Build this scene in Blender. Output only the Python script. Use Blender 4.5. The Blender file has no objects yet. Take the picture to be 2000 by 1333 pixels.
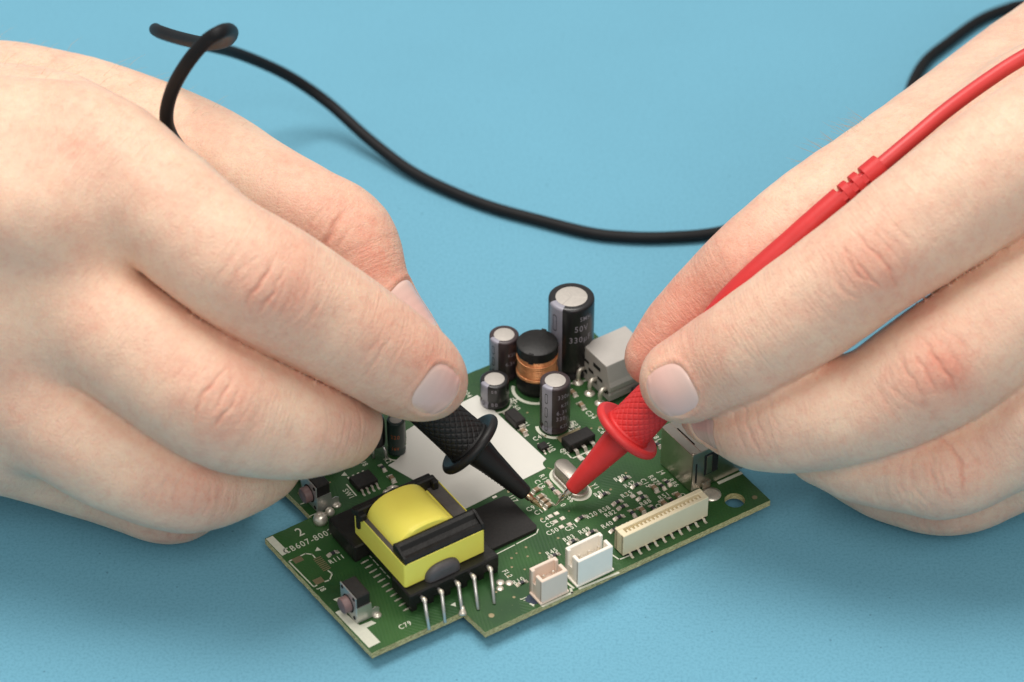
import bpy, math, random
import numpy as np
from mathutils import Vector, Matrix

random.seed(7)
np.random.seed(7)
scene = bpy.context.scene
col = scene.collection
S = 0.001                      # all measures below are millimetres

# ------------------------------------------------------------------ camera
EL = math.radians(40.0)
CAM_D = 650.0
cam_d = bpy.data.cameras.new('Camera')
cam = bpy.data.objects.new('Camera', cam_d)
col.objects.link(cam)
cam.location = (0, -CAM_D * math.cos(EL) * S, CAM_D * math.sin(EL) * S)
cam.rotation_euler = (math.radians(90) - EL, 0, 0)
cam_d.sensor_width = 36.0
cam_d.lens = 102.0
cam_d.clip_start = 0.01
cam_d.clip_end = 20.0
cam_d.dof.use_dof = True
cam_d.dof.focus_distance = 0.600
cam_d.dof.aperture_fstop = 16.0
scene.camera = cam

# ------------------------------------------------------------------ world and lamps
world = bpy.data.worlds.new('World')
scene.world = world
world.use_nodes = True
wbg = world.node_tree.nodes['Background']
wbg.inputs['Color'].default_value = (1.0, 0.97, 0.94, 1)
wbg.inputs['Strength'].default_value = 0.42

def area(name, loc, target, size, energy, colr):
    d = bpy.data.lights.new(name, 'AREA')
    d.shape = 'RECTANGLE'
    d.size, d.size_y = size
    d.energy = energy
    d.color = colr
    o = bpy.data.objects.new(name, d)
    col.objects.link(o)
    o.location = loc
    v = Vector(target) - Vector(loc)
    o.rotation_euler = v.to_track_quat('-Z', 'Y').to_euler()
    return o

area('softbox_overhead', (-0.12, 0.16, 0.85), (0, -0.03, 0), (0.55, 0.42), 7.6, (1.0, 0.96, 0.905))
area('softbox_front', (0.15, -0.85, 0.95), (0, -0.03, 0.03), (0.80, 0.60), 6.2, (1.0, 0.965, 0.92))

scene.view_settings.view_transform = 'Standard'
scene.view_settings.look = 'None'
scene.view_settings.exposure = -0.15
scene.view_settings.gamma = 1.0
scene.view_settings.use_curve_mapping = False
scene.cycles.use_denoising = True
scene.cycles.max_bounces = 8
scene.cycles.transparent_max_bounces = 6

# ------------------------------------------------------------------ materials
MATS = {}
def s2l(c):
    return tuple(((x / 255) / 12.92 if x / 255 <= 0.04045 else ((x / 255 + 0.055) / 1.055) ** 2.4) for x in c)

class NT:
    def __init__(self, name):
        m = bpy.data.materials.new(name)
        m.use_nodes = True
        self.m = m
        self.t = m.node_tree
        self.b = self.t.nodes['Principled BSDF']
        MATS[name] = m
    def n(self, typ, **kw):
        nd = self.t.nodes.new(typ)
        for k, v in kw.items():
            if k in nd.inputs.keys():
                nd.inputs[k].default_value = v
            else:
                setattr(nd, k, v)
        return nd
    def l(self, a, b):
        self.t.links.new(a, b)
    def coord(self, scale=1000.0):
        tc = self.n('ShaderNodeTexCoord')
        mp = self.n('ShaderNodeMapping')
        mp.inputs['Scale'].default_value = (scale, scale, scale)
        self.l(tc.outputs['Object'], mp.inputs['Vector'])
        return mp.outputs['Vector']

def plain(name, rgb, rough=0.5, metal=0.0, var=0.06, vscale=0.6, bump=0.0, bscale=2.0, spec=0.5, lin=False, coat=0.0):
    """a material with mild colour mottling and micro relief; scales in 1/mm"""
    k = NT(name)
    c = rgb if lin else s2l(rgb)
    v = k.coord()
    nz = k.n('ShaderNodeTexNoise', Scale=vscale, Detail=5.0, Roughness=0.6)
    k.l(v, nz.inputs['Vector'])
    rp = k.n('ShaderNodeValToRGB')
    rp.color_ramp.elements[0].position = 0.3
    rp.color_ramp.elements[1].position = 0.7
    rp.color_ramp.elements[0].color = (*[x * (1 - var) for x in c], 1)
    rp.color_ramp.elements[1].color = (*[min(1, x * (1 + var)) for x in c], 1)
    k.l(nz.outputs['Fac'], rp.inputs['Fac'])
    k.l(rp.outputs['Color'], k.b.inputs['Base Color'])
    k.b.inputs['Roughness'].default_value = rough
    k.b.inputs['Metallic'].default_value = metal
    k.b.inputs['Specular IOR Level'].default_value = spec
    k.b.inputs['Coat Weight'].default_value = coat
    if bump:
        nb = k.n('ShaderNodeTexNoise', Scale=bscale, Detail=4.0)
        k.l(v, nb.inputs['Vector'])
        bp = k.n('ShaderNodeBump', Strength=bump, Distance=0.0001)
        k.l(nb.outputs['Fac'], bp.inputs['Height'])
        k.l(bp.outputs['Normal'], k.b.inputs['Normal'])
    return k.m

# ------------------------------------------------------------------ mesh helpers
def link_mesh(name, verts, faces, mat, parent=None, smooth=False, scale=S):
    me = bpy.data.meshes.new(name)
    v = np.asarray(verts, float) * scale
    me.from_pydata(v.tolist(), [], [tuple(int(i) for i in f) for f in faces])
    me.validate()
    me.update()
    if smooth:
        me.polygons.foreach_set('use_smooth', [True] * len(me.polygons))
    if mat is not None:
        if isinstance(mat, (list, tuple)):
            for m_ in mat:
                me.materials.append(m_)
        else:
            me.materials.append(mat)
    o = bpy.data.objects.new(name, me)
    col.objects.link(o)
    if parent is not None:
        o.parent = parent
    return o

def tag(o, label=None, cat=None, group=None, kind=None):
    if label: o['label'] = label
    if cat: o['category'] = cat
    if group: o['group'] = group
    if kind: o['kind'] = kind
    return o

class MB:
    """collects shapes of ONE part, in millimetres"""
    def __init__(self):
        self.v = []
        self.f = []
        self.mi = []
    def add(self, vs, fs, mi=0):
        b = len(self.v)
        self.v += [tuple(p) for p in vs]
        self.f += [tuple(i + b for i in f) for f in fs]
        self.mi += [mi] * len(fs)
        return self
    def box(self, x0, x1, y0, y1, z0, z1, bev=0.0, mi=0):
        if bev <= 0:
            vs = [(x0,y0,z0),(x1,y0,z0),(x1,y1,z0),(x0,y1,z0),(x0,y0,z1),(x1,y0,z1),(x1,y1,z1),(x0,y1,z1)]
            fs = [(0,3,2,1),(4,5,6,7),(0,1,5,4),(1,2,6,5),(2,3,7,6),(3,0,4,7)]
            return self.add(vs, fs, mi)
        b = min(bev, (x1-x0)*.45, (y1-y0)*.45, (z1-z0)*.45)
        vs, fs = [], []
        X, Y, Z = (x0, x1), (y0, y1), (z0, z1)
        idx = {}
        for i in range(2):
            for j in range(2):
                for k in range(2):
                    sx, sy, sz = (b, -b)[i], (b, -b)[j], (b, -b)[k]
                    for a, off in enumerate(((0, sy, sz), (sx, 0, sz), (sx, sy, 0))):
                        idx[i, j, k, a] = len(vs)
                        vs.append((X[i] + off[0], Y[j] + off[1], Z[k] + off[2]))
        for a in range(3):
            o1, o2 = [q for q in range(3) if q != a]
            for s in range(2):
                q = []
                for (p1, p2) in ((0,0),(1,0),(1,1),(0,1)):
                    key = [0,0,0]; key[a] = s; key[o1] = p1; key[o2] = p2
                    q.append(idx[(*key, a)])
                fs.append(q)
        for a in range(3):            # edges along axis a
            o1, o2 = [q for q in range(3) if q != a]
            for p1 in range(2):
                for p2 in range(2):
                    k0 = [0,0,0]; k0[a] = 0; k0[o1] = p1; k0[o2] = p2
                    k1 = list(k0); k1[a] = 1
                    fs.append([idx[(*k0, o1)], idx[(*k0, o2)], idx[(*k1, o2)], idx[(*k1, o1)]])
        for i in range(2):
            for j in range(2):
                for k in range(2):
                    fs.append([idx[i,j,k,0], idx[i,j,k,1], idx[i,j,k,2]])
        c = np.array([(x0+x1)/2, (y0+y1)/2, (z0+z1)/2])
        va = np.array(vs)
        out = []
        for f in fs:                  # make all faces point outwards
            p = va[f]
            n = np.cross(p[1]-p[0], p[2]-p[0])
            out.append(f if np.dot(n, p.mean(0)-c) > 0 else f[::-1])
        return self.add(vs, out, mi)
    def lathe(self, prof, n=32, org=(0,0,0), ax=(0,0,1), mi=0, cap0=True, cap1=True):
        """prof: list of (radius, height) along ax from org"""
        w = Vector(ax).normalized()
        a = Vector((1,0,0)) if abs(w.x) < .8 else Vector((0,1,0))
        u_ = w.cross(a).normalized(); v_ = w.cross(u_)
        o = Vector(org)
        vs, fs = [], []
        for (r, h) in prof:
            for i in range(n):
                t = 2*math.pi*i/n
                vs.append(tuple(o + w*h + (u_*math.cos(t) + v_*math.sin(t))*r))
        for k in range(len(prof)-1):
            for i in range(n):
                j = (i+1) % n
                fs.append((k*n+i, k*n+j, (k+1)*n+j, (k+1)*n+i))
        if cap0: fs.append(tuple(range(n-1, -1, -1)))
        if cap1: fs.append(tuple((len(prof)-1)*n+i for i in range(n)))
        return self.add(vs, fs, mi)
    def tube(self, pts, r, n=12, mi=0, caps=True):
        P = [Vector(p) for p in pts]
        R = r if isinstance(r, (list, tuple, np.ndarray)) else [r]*len(P)
        vs, fs = [], []
        t0 = (P[1]-P[0]).normalized()
        a = Vector((0,0,1)) if abs(t0.z) < .9 else Vector((1,0,0))
        nx = t0.cross(a).normalized()
        for i, p in enumerate(P):
            t = (P[min(i+1, len(P)-1)] - P[max(i-1, 0)]).normalized()
            nx = (nx - t*nx.dot(t)).normalized()
            ny = t.cross(nx)
            for k in range(n):
                an = 2*math.pi*k/n
                vs.append(tuple(p + (nx*math.cos(an) + ny*math.sin(an))*R[i]))
        for i in range(len(P)-1):
            for k in range(n):
                j = (k+1) % n
                fs.append((i*n+k, i*n+j, (i+1)*n+j, (i+1)*n+k))
        if caps:
            fs.append(tuple(range(n-1, -1, -1)))
            fs.append(tuple((len(P)-1)*n+k for k in range(n)))
        return self.add(vs, fs, mi)
    def prism(self, poly, z0, z1, mi=0, mi_side=None):
        """poly counter-clockwise in xy"""
        n = len(poly)
        vs = [(x, y, z0) for x, y in poly] + [(x, y, z1) for x, y in poly]
        self.add(vs, [tuple(range(n-1, -1, -1)), tuple(range(n, 2*n))], mi)
        b = len(self.v) - 2*n
        fs = [(b+i, b+(i+1) % n, b+n+(i+1) % n, b+n+i) for i in range(n)]
        self.f += fs
        self.mi += [mi if mi_side is None else mi_side]*n
        return self
    def build(self, name, mat, parent=None, smooth=False, auto=None):
        o = link_mesh(name, self.v, self.f, mat, parent, smooth)
        if any(self.mi):
            o.data.polygons.foreach_set('material_index', self.mi)
        if auto is not None:
            o.data.polygons.foreach_set('use_smooth', [True]*len(o.data.polygons))
            sharp_edges(o.data, auto)
        return o

def sharp_edges(me, deg):
    me.set_sharp_from_angle(angle=math.radians(deg))

def catmull(P, sub):
    P = np.asarray(P, float)
    out = []
    n = len(P)
    for i in range(n-1):
        p0 = P[max(i-1, 0)]; p1 = P[i]; p2 = P[i+1]; p3 = P[min(i+2, n-1)]
        for k in range(sub):
            t = k/sub
            out.append(0.5*((2*p1) + (-p0+p2)*t + (2*p0-5*p1+4*p2-p3)*t*t + (-p0+3*p1-3*p2+p3)*t**3))
    out.append(P[-1])
    return np.array(out)

# ------------------------------------------------------------------ tabletop
def mat_table():
    k = NT('blue_paper')
    v = k.coord()
    base = s2l((111, 171, 195))
    n1 = k.n('ShaderNodeTexNoise', Scale=0.02, Detail=4.0, Roughness=0.6)
    n2 = k.n('ShaderNodeTexNoise', Scale=1.6, Detail=3.0, Roughness=0.7)
    k.l(v, n1.inputs['Vector']); k.l(v, n2.inputs['Vector'])
    r1 = k.n('ShaderNodeValToRGB')
    r1.color_ramp.elements[0].position = 0.3
    r1.color_ramp.elements[1].position = 0.7
    r1.color_ramp.elements[0].color = (*[x*0.975 for x in base], 1)
    r1.color_ramp.elements[1].color = (*[x*1.025 for x in base], 1)
    k.l(n1.outputs['Fac'], r1.inputs['Fac'])
    r2 = k.n('ShaderNodeValToRGB')
    r2.color_ramp.elements[0].position = 0.28
    r2.color_ramp.elements[1].position = 0.55
    r2.color_ramp.elements[0].color = (0.70, 0.74, 0.77, 1)
    r2.color_ramp.elements[1].color = (1, 1, 1, 1)
    k.l(n2.outputs['Fac'], r2.inputs['Fac'])
    mx = k.n('ShaderNodeMix', data_type='RGBA', blend_type='MULTIPLY')
    mx.inputs[0].default_value = 0.8
    k.l(r1.outputs['Color'], mx.inputs[6]); k.l(r2.outputs['Color'], mx.inputs[7])
    vo = k.n('ShaderNodeTexVoronoi', Scale=0.16); k.l(v, vo.inputs['Vector'])
    sk = k.n('ShaderNodeMapRange'); sk.inputs['From Min'].default_value = 0.028; sk.inputs['From Max'].default_value = 0.05
    sk.inputs['To Min'].default_value = 0.55; sk.inputs['To Max'].default_value = 0.0
    k.l(vo.outputs['Distance'], sk.inputs['Value'])
    dk = k.n('ShaderNodeMix', data_type='RGBA'); dk.inputs[7].default_value = (*s2l((70, 112, 134)), 1)
    k.l(sk.outputs[0], dk.inputs[0]); k.l(mx.outputs[2], dk.inputs[6])
    k.l(dk.outputs[2], k.b.inputs['Base Color'])
    k.b.inputs['Roughness'].default_value = 0.75
    k.b.inputs['Specular IOR Level'].default_value = 0.25
    bp = k.n('ShaderNodeBump', Strength=0.25, Distance=0.0001)
    k.l(n2.outputs['Fac'], bp.inputs['Height'])
    k.l(bp.outputs['Normal'], k.b.inputs['Normal'])
    return k.m

tag(MB().box(-700, 700, -450, 750, -12, 0, 1.0).build('tabletop', mat_table()), kind='structure',
    label='matt light blue paper-covered tabletop', cat='tabletop')

# ------------------------------------------------------------------ hands
# each hand is a distance field of tapered finger chains, meshed as one continuous skin
HAND_A = {
  'index': [[-107.97, -39.76, 82.5, 13.25], [-84.78, -41.45, 82.5, 13.72], [-69.41, -50.02, 77.5, 12.45], [-57.1, -59.37, 72.5, 11.88], [-46.91, -62.12, 66.5, 12.31], [-35.85, -62.82, 58.5, 11.4], [-25.15, -62.67, 49.5, 10.41], [-19.28, -61.55, 43.5, 9.58], [-16.51, -60.71, 40.5, 7.88]],
  'thumb': [[-118.5, 18.71, 48.0, 15.28], [-100.02, 15.53, 50.0, 14.98], [-81.23, 7.1, 52.0, 13.04], [-64.93, -3.48, 53.0, 11.79], [-53.38, -14.25, 53.0, 11.21], [-43.38, -22.22, 52.0, 11.22], [-34.63, -26.45, 49.0, 10.88], [-29.28, -34.24, 42.0, 8.75], [-22.62, -40.2, 36.0, 7.27], [-17.83, -44.8, 33.0, 6.0]],
  'middle': [[-112.84, -47.86, 66.0, 13.34], [-100.38, -51.46, 65.0, 13.2], [-86.95, -58.83, 60.0, 12.84], [-71.56, -67.99, 54.0, 12.18], [-56.62, -74.32, 47.0, 12.37], [-46.04, -73.7, 41.0, 10.96], [-38.97, -69.59, 36.0, 9.45], [-35.0, -61.93, 30.0, 8.78]],
  'ring': [[-119.82, -55.4, 50.0, 12.94], [-106.65, -58.53, 46.0, 12.94], [-93.01, -67.09, 40.0, 12.17], [-78.86, -72.91, 33.0, 11.57], [-66.08, -73.85, 27.0, 11.02], [-57.42, -69.84, 24.0, 9.77], [-51.22, -64.61, 22.0, 8.41]],
  'pinky': [[-121.19, -60.25, 34.0, 11.53], [-107.38, -61.24, 28.0, 11.59], [-93.82, -60.57, 20.0, 10.34], [-81.28, -60.98, 14.0, 9.77], [-70.34, -62.68, 11.0, 9.57], [-63.92, -58.52, 10.0, 8.57], [-60.53, -54.62, 10.0, 7.12]],
  'web': [[-114.5, -0.81, 58.0, 13.71], [-94.21, -11.8, 64.0, 12.92], [-78.91, -25.11, 66.0, 10.3]],
  'web_im': [[-112.04, -45.57, 75.0, 13.55], [-96.57, -53.29, 79.0, 12.57], [-89.27, -54.25, 77.0, 10.61], [-84.95, -53.11, 72.0, 7.51]],
  'web_mr': [[-115.23, -56.09, 61.0, 12.37], [-103.97, -60.33, 58.0, 11.35], [-96.78, -62.15, 53.0, 9.38], [-93.62, -61.99, 48.0, 6.4]],
  'web_rp': [[-120.52, -57.76, 42.0, 11.47], [-109.2, -61.72, 38.0, 10.44], [-102.19, -65.72, 32.0, 7.09]],
  'm2': [[-160.69, -16.16, 60.0, 16.61], [-134.2, -26.17, 70.0, 16.23], [-108.85, -36.68, 79.0, 13.65]],
  'm3': [[-161.11, -18.3, 55.0, 16.65], [-134.39, -33.47, 60.0, 16.26], [-112.84, -47.86, 66.0, 13.34]],
  'm4': [[-162.4, -17.89, 48.0, 16.78], [-138.69, -44.95, 52.0, 15.65], [-119.82, -55.4, 50.0, 12.94]],
  'm5': [[-163.23, -18.9, 42.0, 16.86], [-140.96, -44.23, 38.0, 15.37], [-121.19, -60.25, 34.0, 11.53]],
  'palm': [[-164.09, -5.72, 40.0, 19.35], [-134.49, -20.77, 38.0, 19.04], [-111.87, -32.57, 42.0, 12.36]],
  'thenar': [[-162.96, 16.41, 40.0, 18.73], [-136.01, 25.15, 42.0, 17.75], [-112.44, 20.97, 45.0, 15.14]],
  'arm': [[-209.14, 9.35, 52.0, 26.07], [-161.54, -9.91, 50.0, 21.21]],
}
HAND_B = {
  'index': [[124.92, -24.64, 86.5, 13.95], [99.13, -42.29, 82.5, 13.5], [82.01, -50.66, 74.5, 12.48], [68.73, -55.93, 66.5, 11.41], [58.06, -58.89, 58.5, 11.16], [47.47, -59.86, 49.5, 10.65], [40.73, -58.73, 43.5, 9.81], [33.94, -59.24, 39.5, 8.62]],
  'thumb': [[140.4, 55.58, 46.0, 17.13], [118.09, 33.42, 50.0, 15.28], [97.7, 8.82, 54.0, 13.59], [78.3, -13.45, 56.0, 12.68], [62.34, -27.32, 55.0, 11.65], [50.07, -35.0, 50.0, 10.45], [42.5, -36.14, 43.0, 9.15], [34.77, -38.89, 36.0, 7.91], [29.22, -42.11, 31.0, 6.24]],
  'middle': [[125.02, -41.26, 66.0, 13.46], [109.5, -53.34, 62.0, 13.11], [94.66, -61.42, 55.0, 12.57], [82.28, -66.02, 48.0, 11.99], [70.61, -67.93, 41.0, 10.48], [58.99, -65.93, 36.0, 10.82], [50.33, -62.75, 31.0, 9.38], [44.92, -56.31, 27.5, 8.03], [41.07, -52.53, 25.0, 6.62]],
  'ring': [[127.41, -58.57, 50.0, 12.68], [112.61, -67.84, 44.0, 12.11], [96.69, -68.77, 32.0, 10.93], [87.35, -70.09, 27.0, 10.66], [79.9, -68.99, 26.0, 9.97], [71.18, -65.27, 24.0, 9.21], [63.44, -60.76, 22.0, 7.2]],
  'pinky': [[130.75, -52.38, 34.0, 11.33], [116.47, -57.44, 26.0, 10.63], [99.85, -59.28, 14.0, 9.37], [90.05, -60.6, 10.5, 8.97], [78.27, -57.74, 10.0, 8.37], [70.27, -52.58, 10.0, 7.14]],
  'web': [[132.98, 19.93, 58.0, 14.05], [109.47, -0.89, 64.0, 12.02], [94.83, -15.37, 64.0, 9.39]],
  'web_im': [[133.26, -28.15, 74.0, 13.56], [117.64, -37.06, 73.0, 10.38], [110.38, -40.65, 70.0, 7.33]],
  'web_mr': [[131.93, -49.15, 58.0, 12.42], [119.02, -57.06, 54.0, 9.83], [112.61, -57.76, 48.0, 6.84]],
  'web_rp': [[133.75, -52.21, 42.0, 11.55], [122.33, -57.86, 36.0, 8.97]],
  'm2': [[171.26, -16.16, 60.0, 16.61], [145.67, -18.38, 72.0, 16.36], [123.1, -20.88, 82.0, 14.09]],
  'm3': [[171.71, -18.3, 55.0, 16.65], [144.88, -30.98, 62.0, 16.27], [125.02, -41.26, 66.0, 13.46]],
  'm4': [[173.08, -17.89, 48.0, 16.78], [148.96, -44.95, 52.0, 15.65], [127.41, -58.57, 50.0, 12.68]],
  'm5': [[173.97, -18.9, 42.0, 16.86], [151.4, -44.23, 38.0, 15.37], [130.75, -52.38, 34.0, 11.33]],
  'palm': [[175.03, -5.72, 40.0, 19.35], [146.52, -13.8, 38.0, 19.2], [122.96, -22.36, 42.0, 12.51]],
  'thenar': [[179.82, 16.41, 40.0, 18.73], [156.63, 44.98, 42.0, 18.15], [133.27, 47.31, 46.0, 16.39]],
  'arm': [[220.14, 9.35, 52.0, 26.07], [172.31, -9.91, 50.0, 21.21]],
}
HA_CREASES= [[[-46.83, -72.46, 73.6], [0.17, -0.87, 0.47], [0.83, -0.13, -0.54], [[-1.388, 0.328, 5.808, 0.015, 0.376, 0.341], [1.897, -1.324, 3.205, -0.019, 0.381, 0.312], [5.547, -0.639, 4.849, -0.065, 0.122, 0.349], [-5.855, -0.309, 5.936, 0.076, 0.119, 0.313], [-8.342, 0.945, 5.427, 0.033, 0.114, 0.432], [8.021, 0.665, 7.078, -0.028, 0.109, 0.394], [1.156, 3.014, 1.981, 0.111, 0.215, 0.257], [10.932, 0.562, 6.973, -0.06, 0.071, 0.416], [3.507, -1.038, 6.92, -0.07, 0.09, 0.332], [-6.0, 1.07, 5.954, 0.074, 0.087, 0.34], [6.719, -0.413, 4.298, -0.057, 0.054, 0.373], [6.344, 0.135, 5.641, -0.052, 0.063, 0.308], [-4.396, -1.822, 4.999, 0.063, 0.06, 0.341], [10.939, 1.831, 6.416, -0.074, 0.084, 0.365], [-8.154, 0.073, 3.629, 0.066, 0.045, 0.321], [-8.756, -1.691, 4.614, 0.043, 0.082, 0.33], [11.078, -0.536, 4.076, -0.039, 0.044, 0.343]]], [[-25.41, -72.19, 56.91], [0.35, -0.86, 0.36], [0.76, 0.01, -0.64], [[-0.354, -1.152, 5.381, 0.033, 0.16, 0.312], [2.951, 0.822, 3.738, -0.008, 0.092, 0.363], [-2.395, 0.457, 4.5, 0.024, 0.113, 0.347]]], [[-55.57, -83.16, 55.64], [0.14, -0.73, 0.67], [0.87, -0.25, -0.43], [[-2.69, -0.157, 6.219, 0.028, 0.419, 0.293], [0.597, 0.882, 3.848, -0.023, 0.329, 0.286], [2.551, -0.64, 5.352, -0.034, 0.21, 0.27], [6.026, 0.237, 5.725, -0.063, 0.107, 0.317], [-6.144, -0.186, 5.21, 0.037, 0.16, 0.364], [-9.216, -0.136, 5.201, 0.069, 0.083, 0.361], [2.05, -3.525, 2.122, 0.144, 0.224, 0.297], [9.327, -0.995, 5.402, -0.051, 0.064, 0.448], [-11.317, 0.617, 6.351, 0.041, 0.049, 0.396], [11.74, 0.309, 4.138, -0.066, 0.049, 0.392], [-10.519, -0.43, 4.545, 0.032, 0.061, 0.307], [4.586, 0.908, 3.724, -0.056, 0.066, 0.359], [8.31, -0.452, 3.992, -0.043, 0.08, 0.323], [-5.527, 1.104, 4.964, 0.088, 0.048, 0.353], [-12.084, -0.857, 5.188, 0.06, 0.049, 0.337], [-8.242, -0.892, 6.944, 0.04, 0.048, 0.387], [-3.238, -0.469, 6.781, 0.048, 0.07, 0.359]]], [[-31.1, -74.29, 38.31], [0.83, -0.5, 0.24], [0.61, 0.58, -0.55], [[-3.863, -0.954, 5.593, 0.024, 0.134, 0.33], [-1.646, -0.806, 5.58, 0.033, 0.127, 0.369], [2.244, 0.917, 5.987, 0.03, 0.148, 0.377], [4.409, -0.483, 4.968, 0.036, 0.136, 0.315]]], [[-62.73, -83.5, 31.14], [0.3, -0.88, 0.38], [0.91, 0.08, -0.4], [[-3.124, 0.21, 5.034, 0.054, 0.188, 0.313], [0.826, 0.464, 4.694, 0.01, 0.164, 0.286], [4.088, -0.514, 4.51, -0.05, 0.157, 0.291], [-5.511, -0.409, 5.343, 0.051, 0.097, 0.384], [6.732, -0.481, 4.464, -0.045, 0.066, 0.367], [8.719, -0.572, 4.414, -0.079, 0.089, 0.325], [-12.49, 1.548, 3.634, 0.03, 0.078, 0.345], [-8.847, -1.122, 3.91, 0.064, 0.07, 0.378], [10.803, -0.29, 5.792, -0.067, 0.081, 0.329], [10.268, 0.185, 4.353, -0.08, 0.049, 0.36], [-6.422, -0.716, 6.847, 0.055, 0.067, 0.398], [5.795, 2.184, 4.032, -0.053, 0.042, 0.394], [-8.237, -1.35, 5.112, 0.037, 0.087, 0.311], [-5.248, 0.262, 5.864, 0.078, 0.076, 0.39]]], [[-78.78, -52.18, 91.59], [-0.02, -0.62, 0.79], [0.86, -0.44, -0.26], [[-2.551, -0.441, 5.378, 0.006, 0.084, 0.794], [1.074, -0.331, 5.08, 0.01, 0.075, 0.75], [4.973, -0.084, 5.641, -0.039, 0.046, 0.735]]], [[-67.99, -71.95, 10.44], [0.25, -0.97, -0.06], [0.98, 0.01, -0.22], [[-1.362, 0.021, 5.364, 0.009, 0.225, 0.29], [1.259, 0.785, 4.583, -0.014, 0.187, 0.32], [3.68, -0.75, 4.461, -0.029, 0.113, 0.354], [-5.627, -0.858, 5.29, 0.027, 0.103, 0.455], [6.886, -0.531, 4.812, -0.027, 0.089, 0.386], [-12.482, 1.689, 5.749, 0.043, 0.07, 0.321], [-9.84, -0.643, 5.716, 0.075, 0.048, 0.325], [6.641, -1.318, 5.724, -0.081, 0.052, 0.371], [5.42, -0.865, 4.286, -0.055, 0.072, 0.396], [7.936, 1.682, 4.818, -0.038, 0.058, 0.364], [10.144, -0.931, 6.209, -0.084, 0.089, 0.347], [12.392, -0.648, 5.792, -0.07, 0.075, 0.392], [-4.349, -0.651, 6.979, 0.066, 0.04, 0.303], [-4.894, -0.437, 4.835, 0.08, 0.047, 0.335]]], [[-37.84, -34.25, 56.41], [-0.08, -0.83, 0.56], [0.85, -0.38, -0.35], [[0.533, 0.173, 6.868, 0.014, 0.535, 0.606], [-3.465, 0.382, 5.647, 0.021, 0.156, 0.366], [3.597, 0.357, 4.1, 0.013, 0.188, 0.371]]]]
HA_NAILS= [[[-14.13, -69.46, 45.14], [0.66, -0.75, 0.12], [0.67, 0.17, -0.72], 10.4, 10.8], [[-19.03, -38.94, 42.84], [0.85, 0.4, 0.33], [0.63, -0.53, -0.56], 11.5, 9.0]]
HA_TONES= [[[-13.99, -67.55, 49.7], 11, 0.45], [[-46.35, -72.15, 73.96], 10, 0.38], [[-25.6, -72.05, 57.44], 10, 0.2], [[-55.38, -83.27, 55.47], 10, 0.38], [[-30.19, -72.94, 37.1], 10, 0.3], [[-62.46, -83.63, 30.58], 10, 0.35], [[-67.93, -71.94, 11.15], 10, 0.35], [[-29.06, -40.37, 48.3], 14, 0.45], [[-39.4, -33.43, 57.36], 14, 0.25], [[-84.67, -51.27, 92.12], 10, 0.15]]
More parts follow.
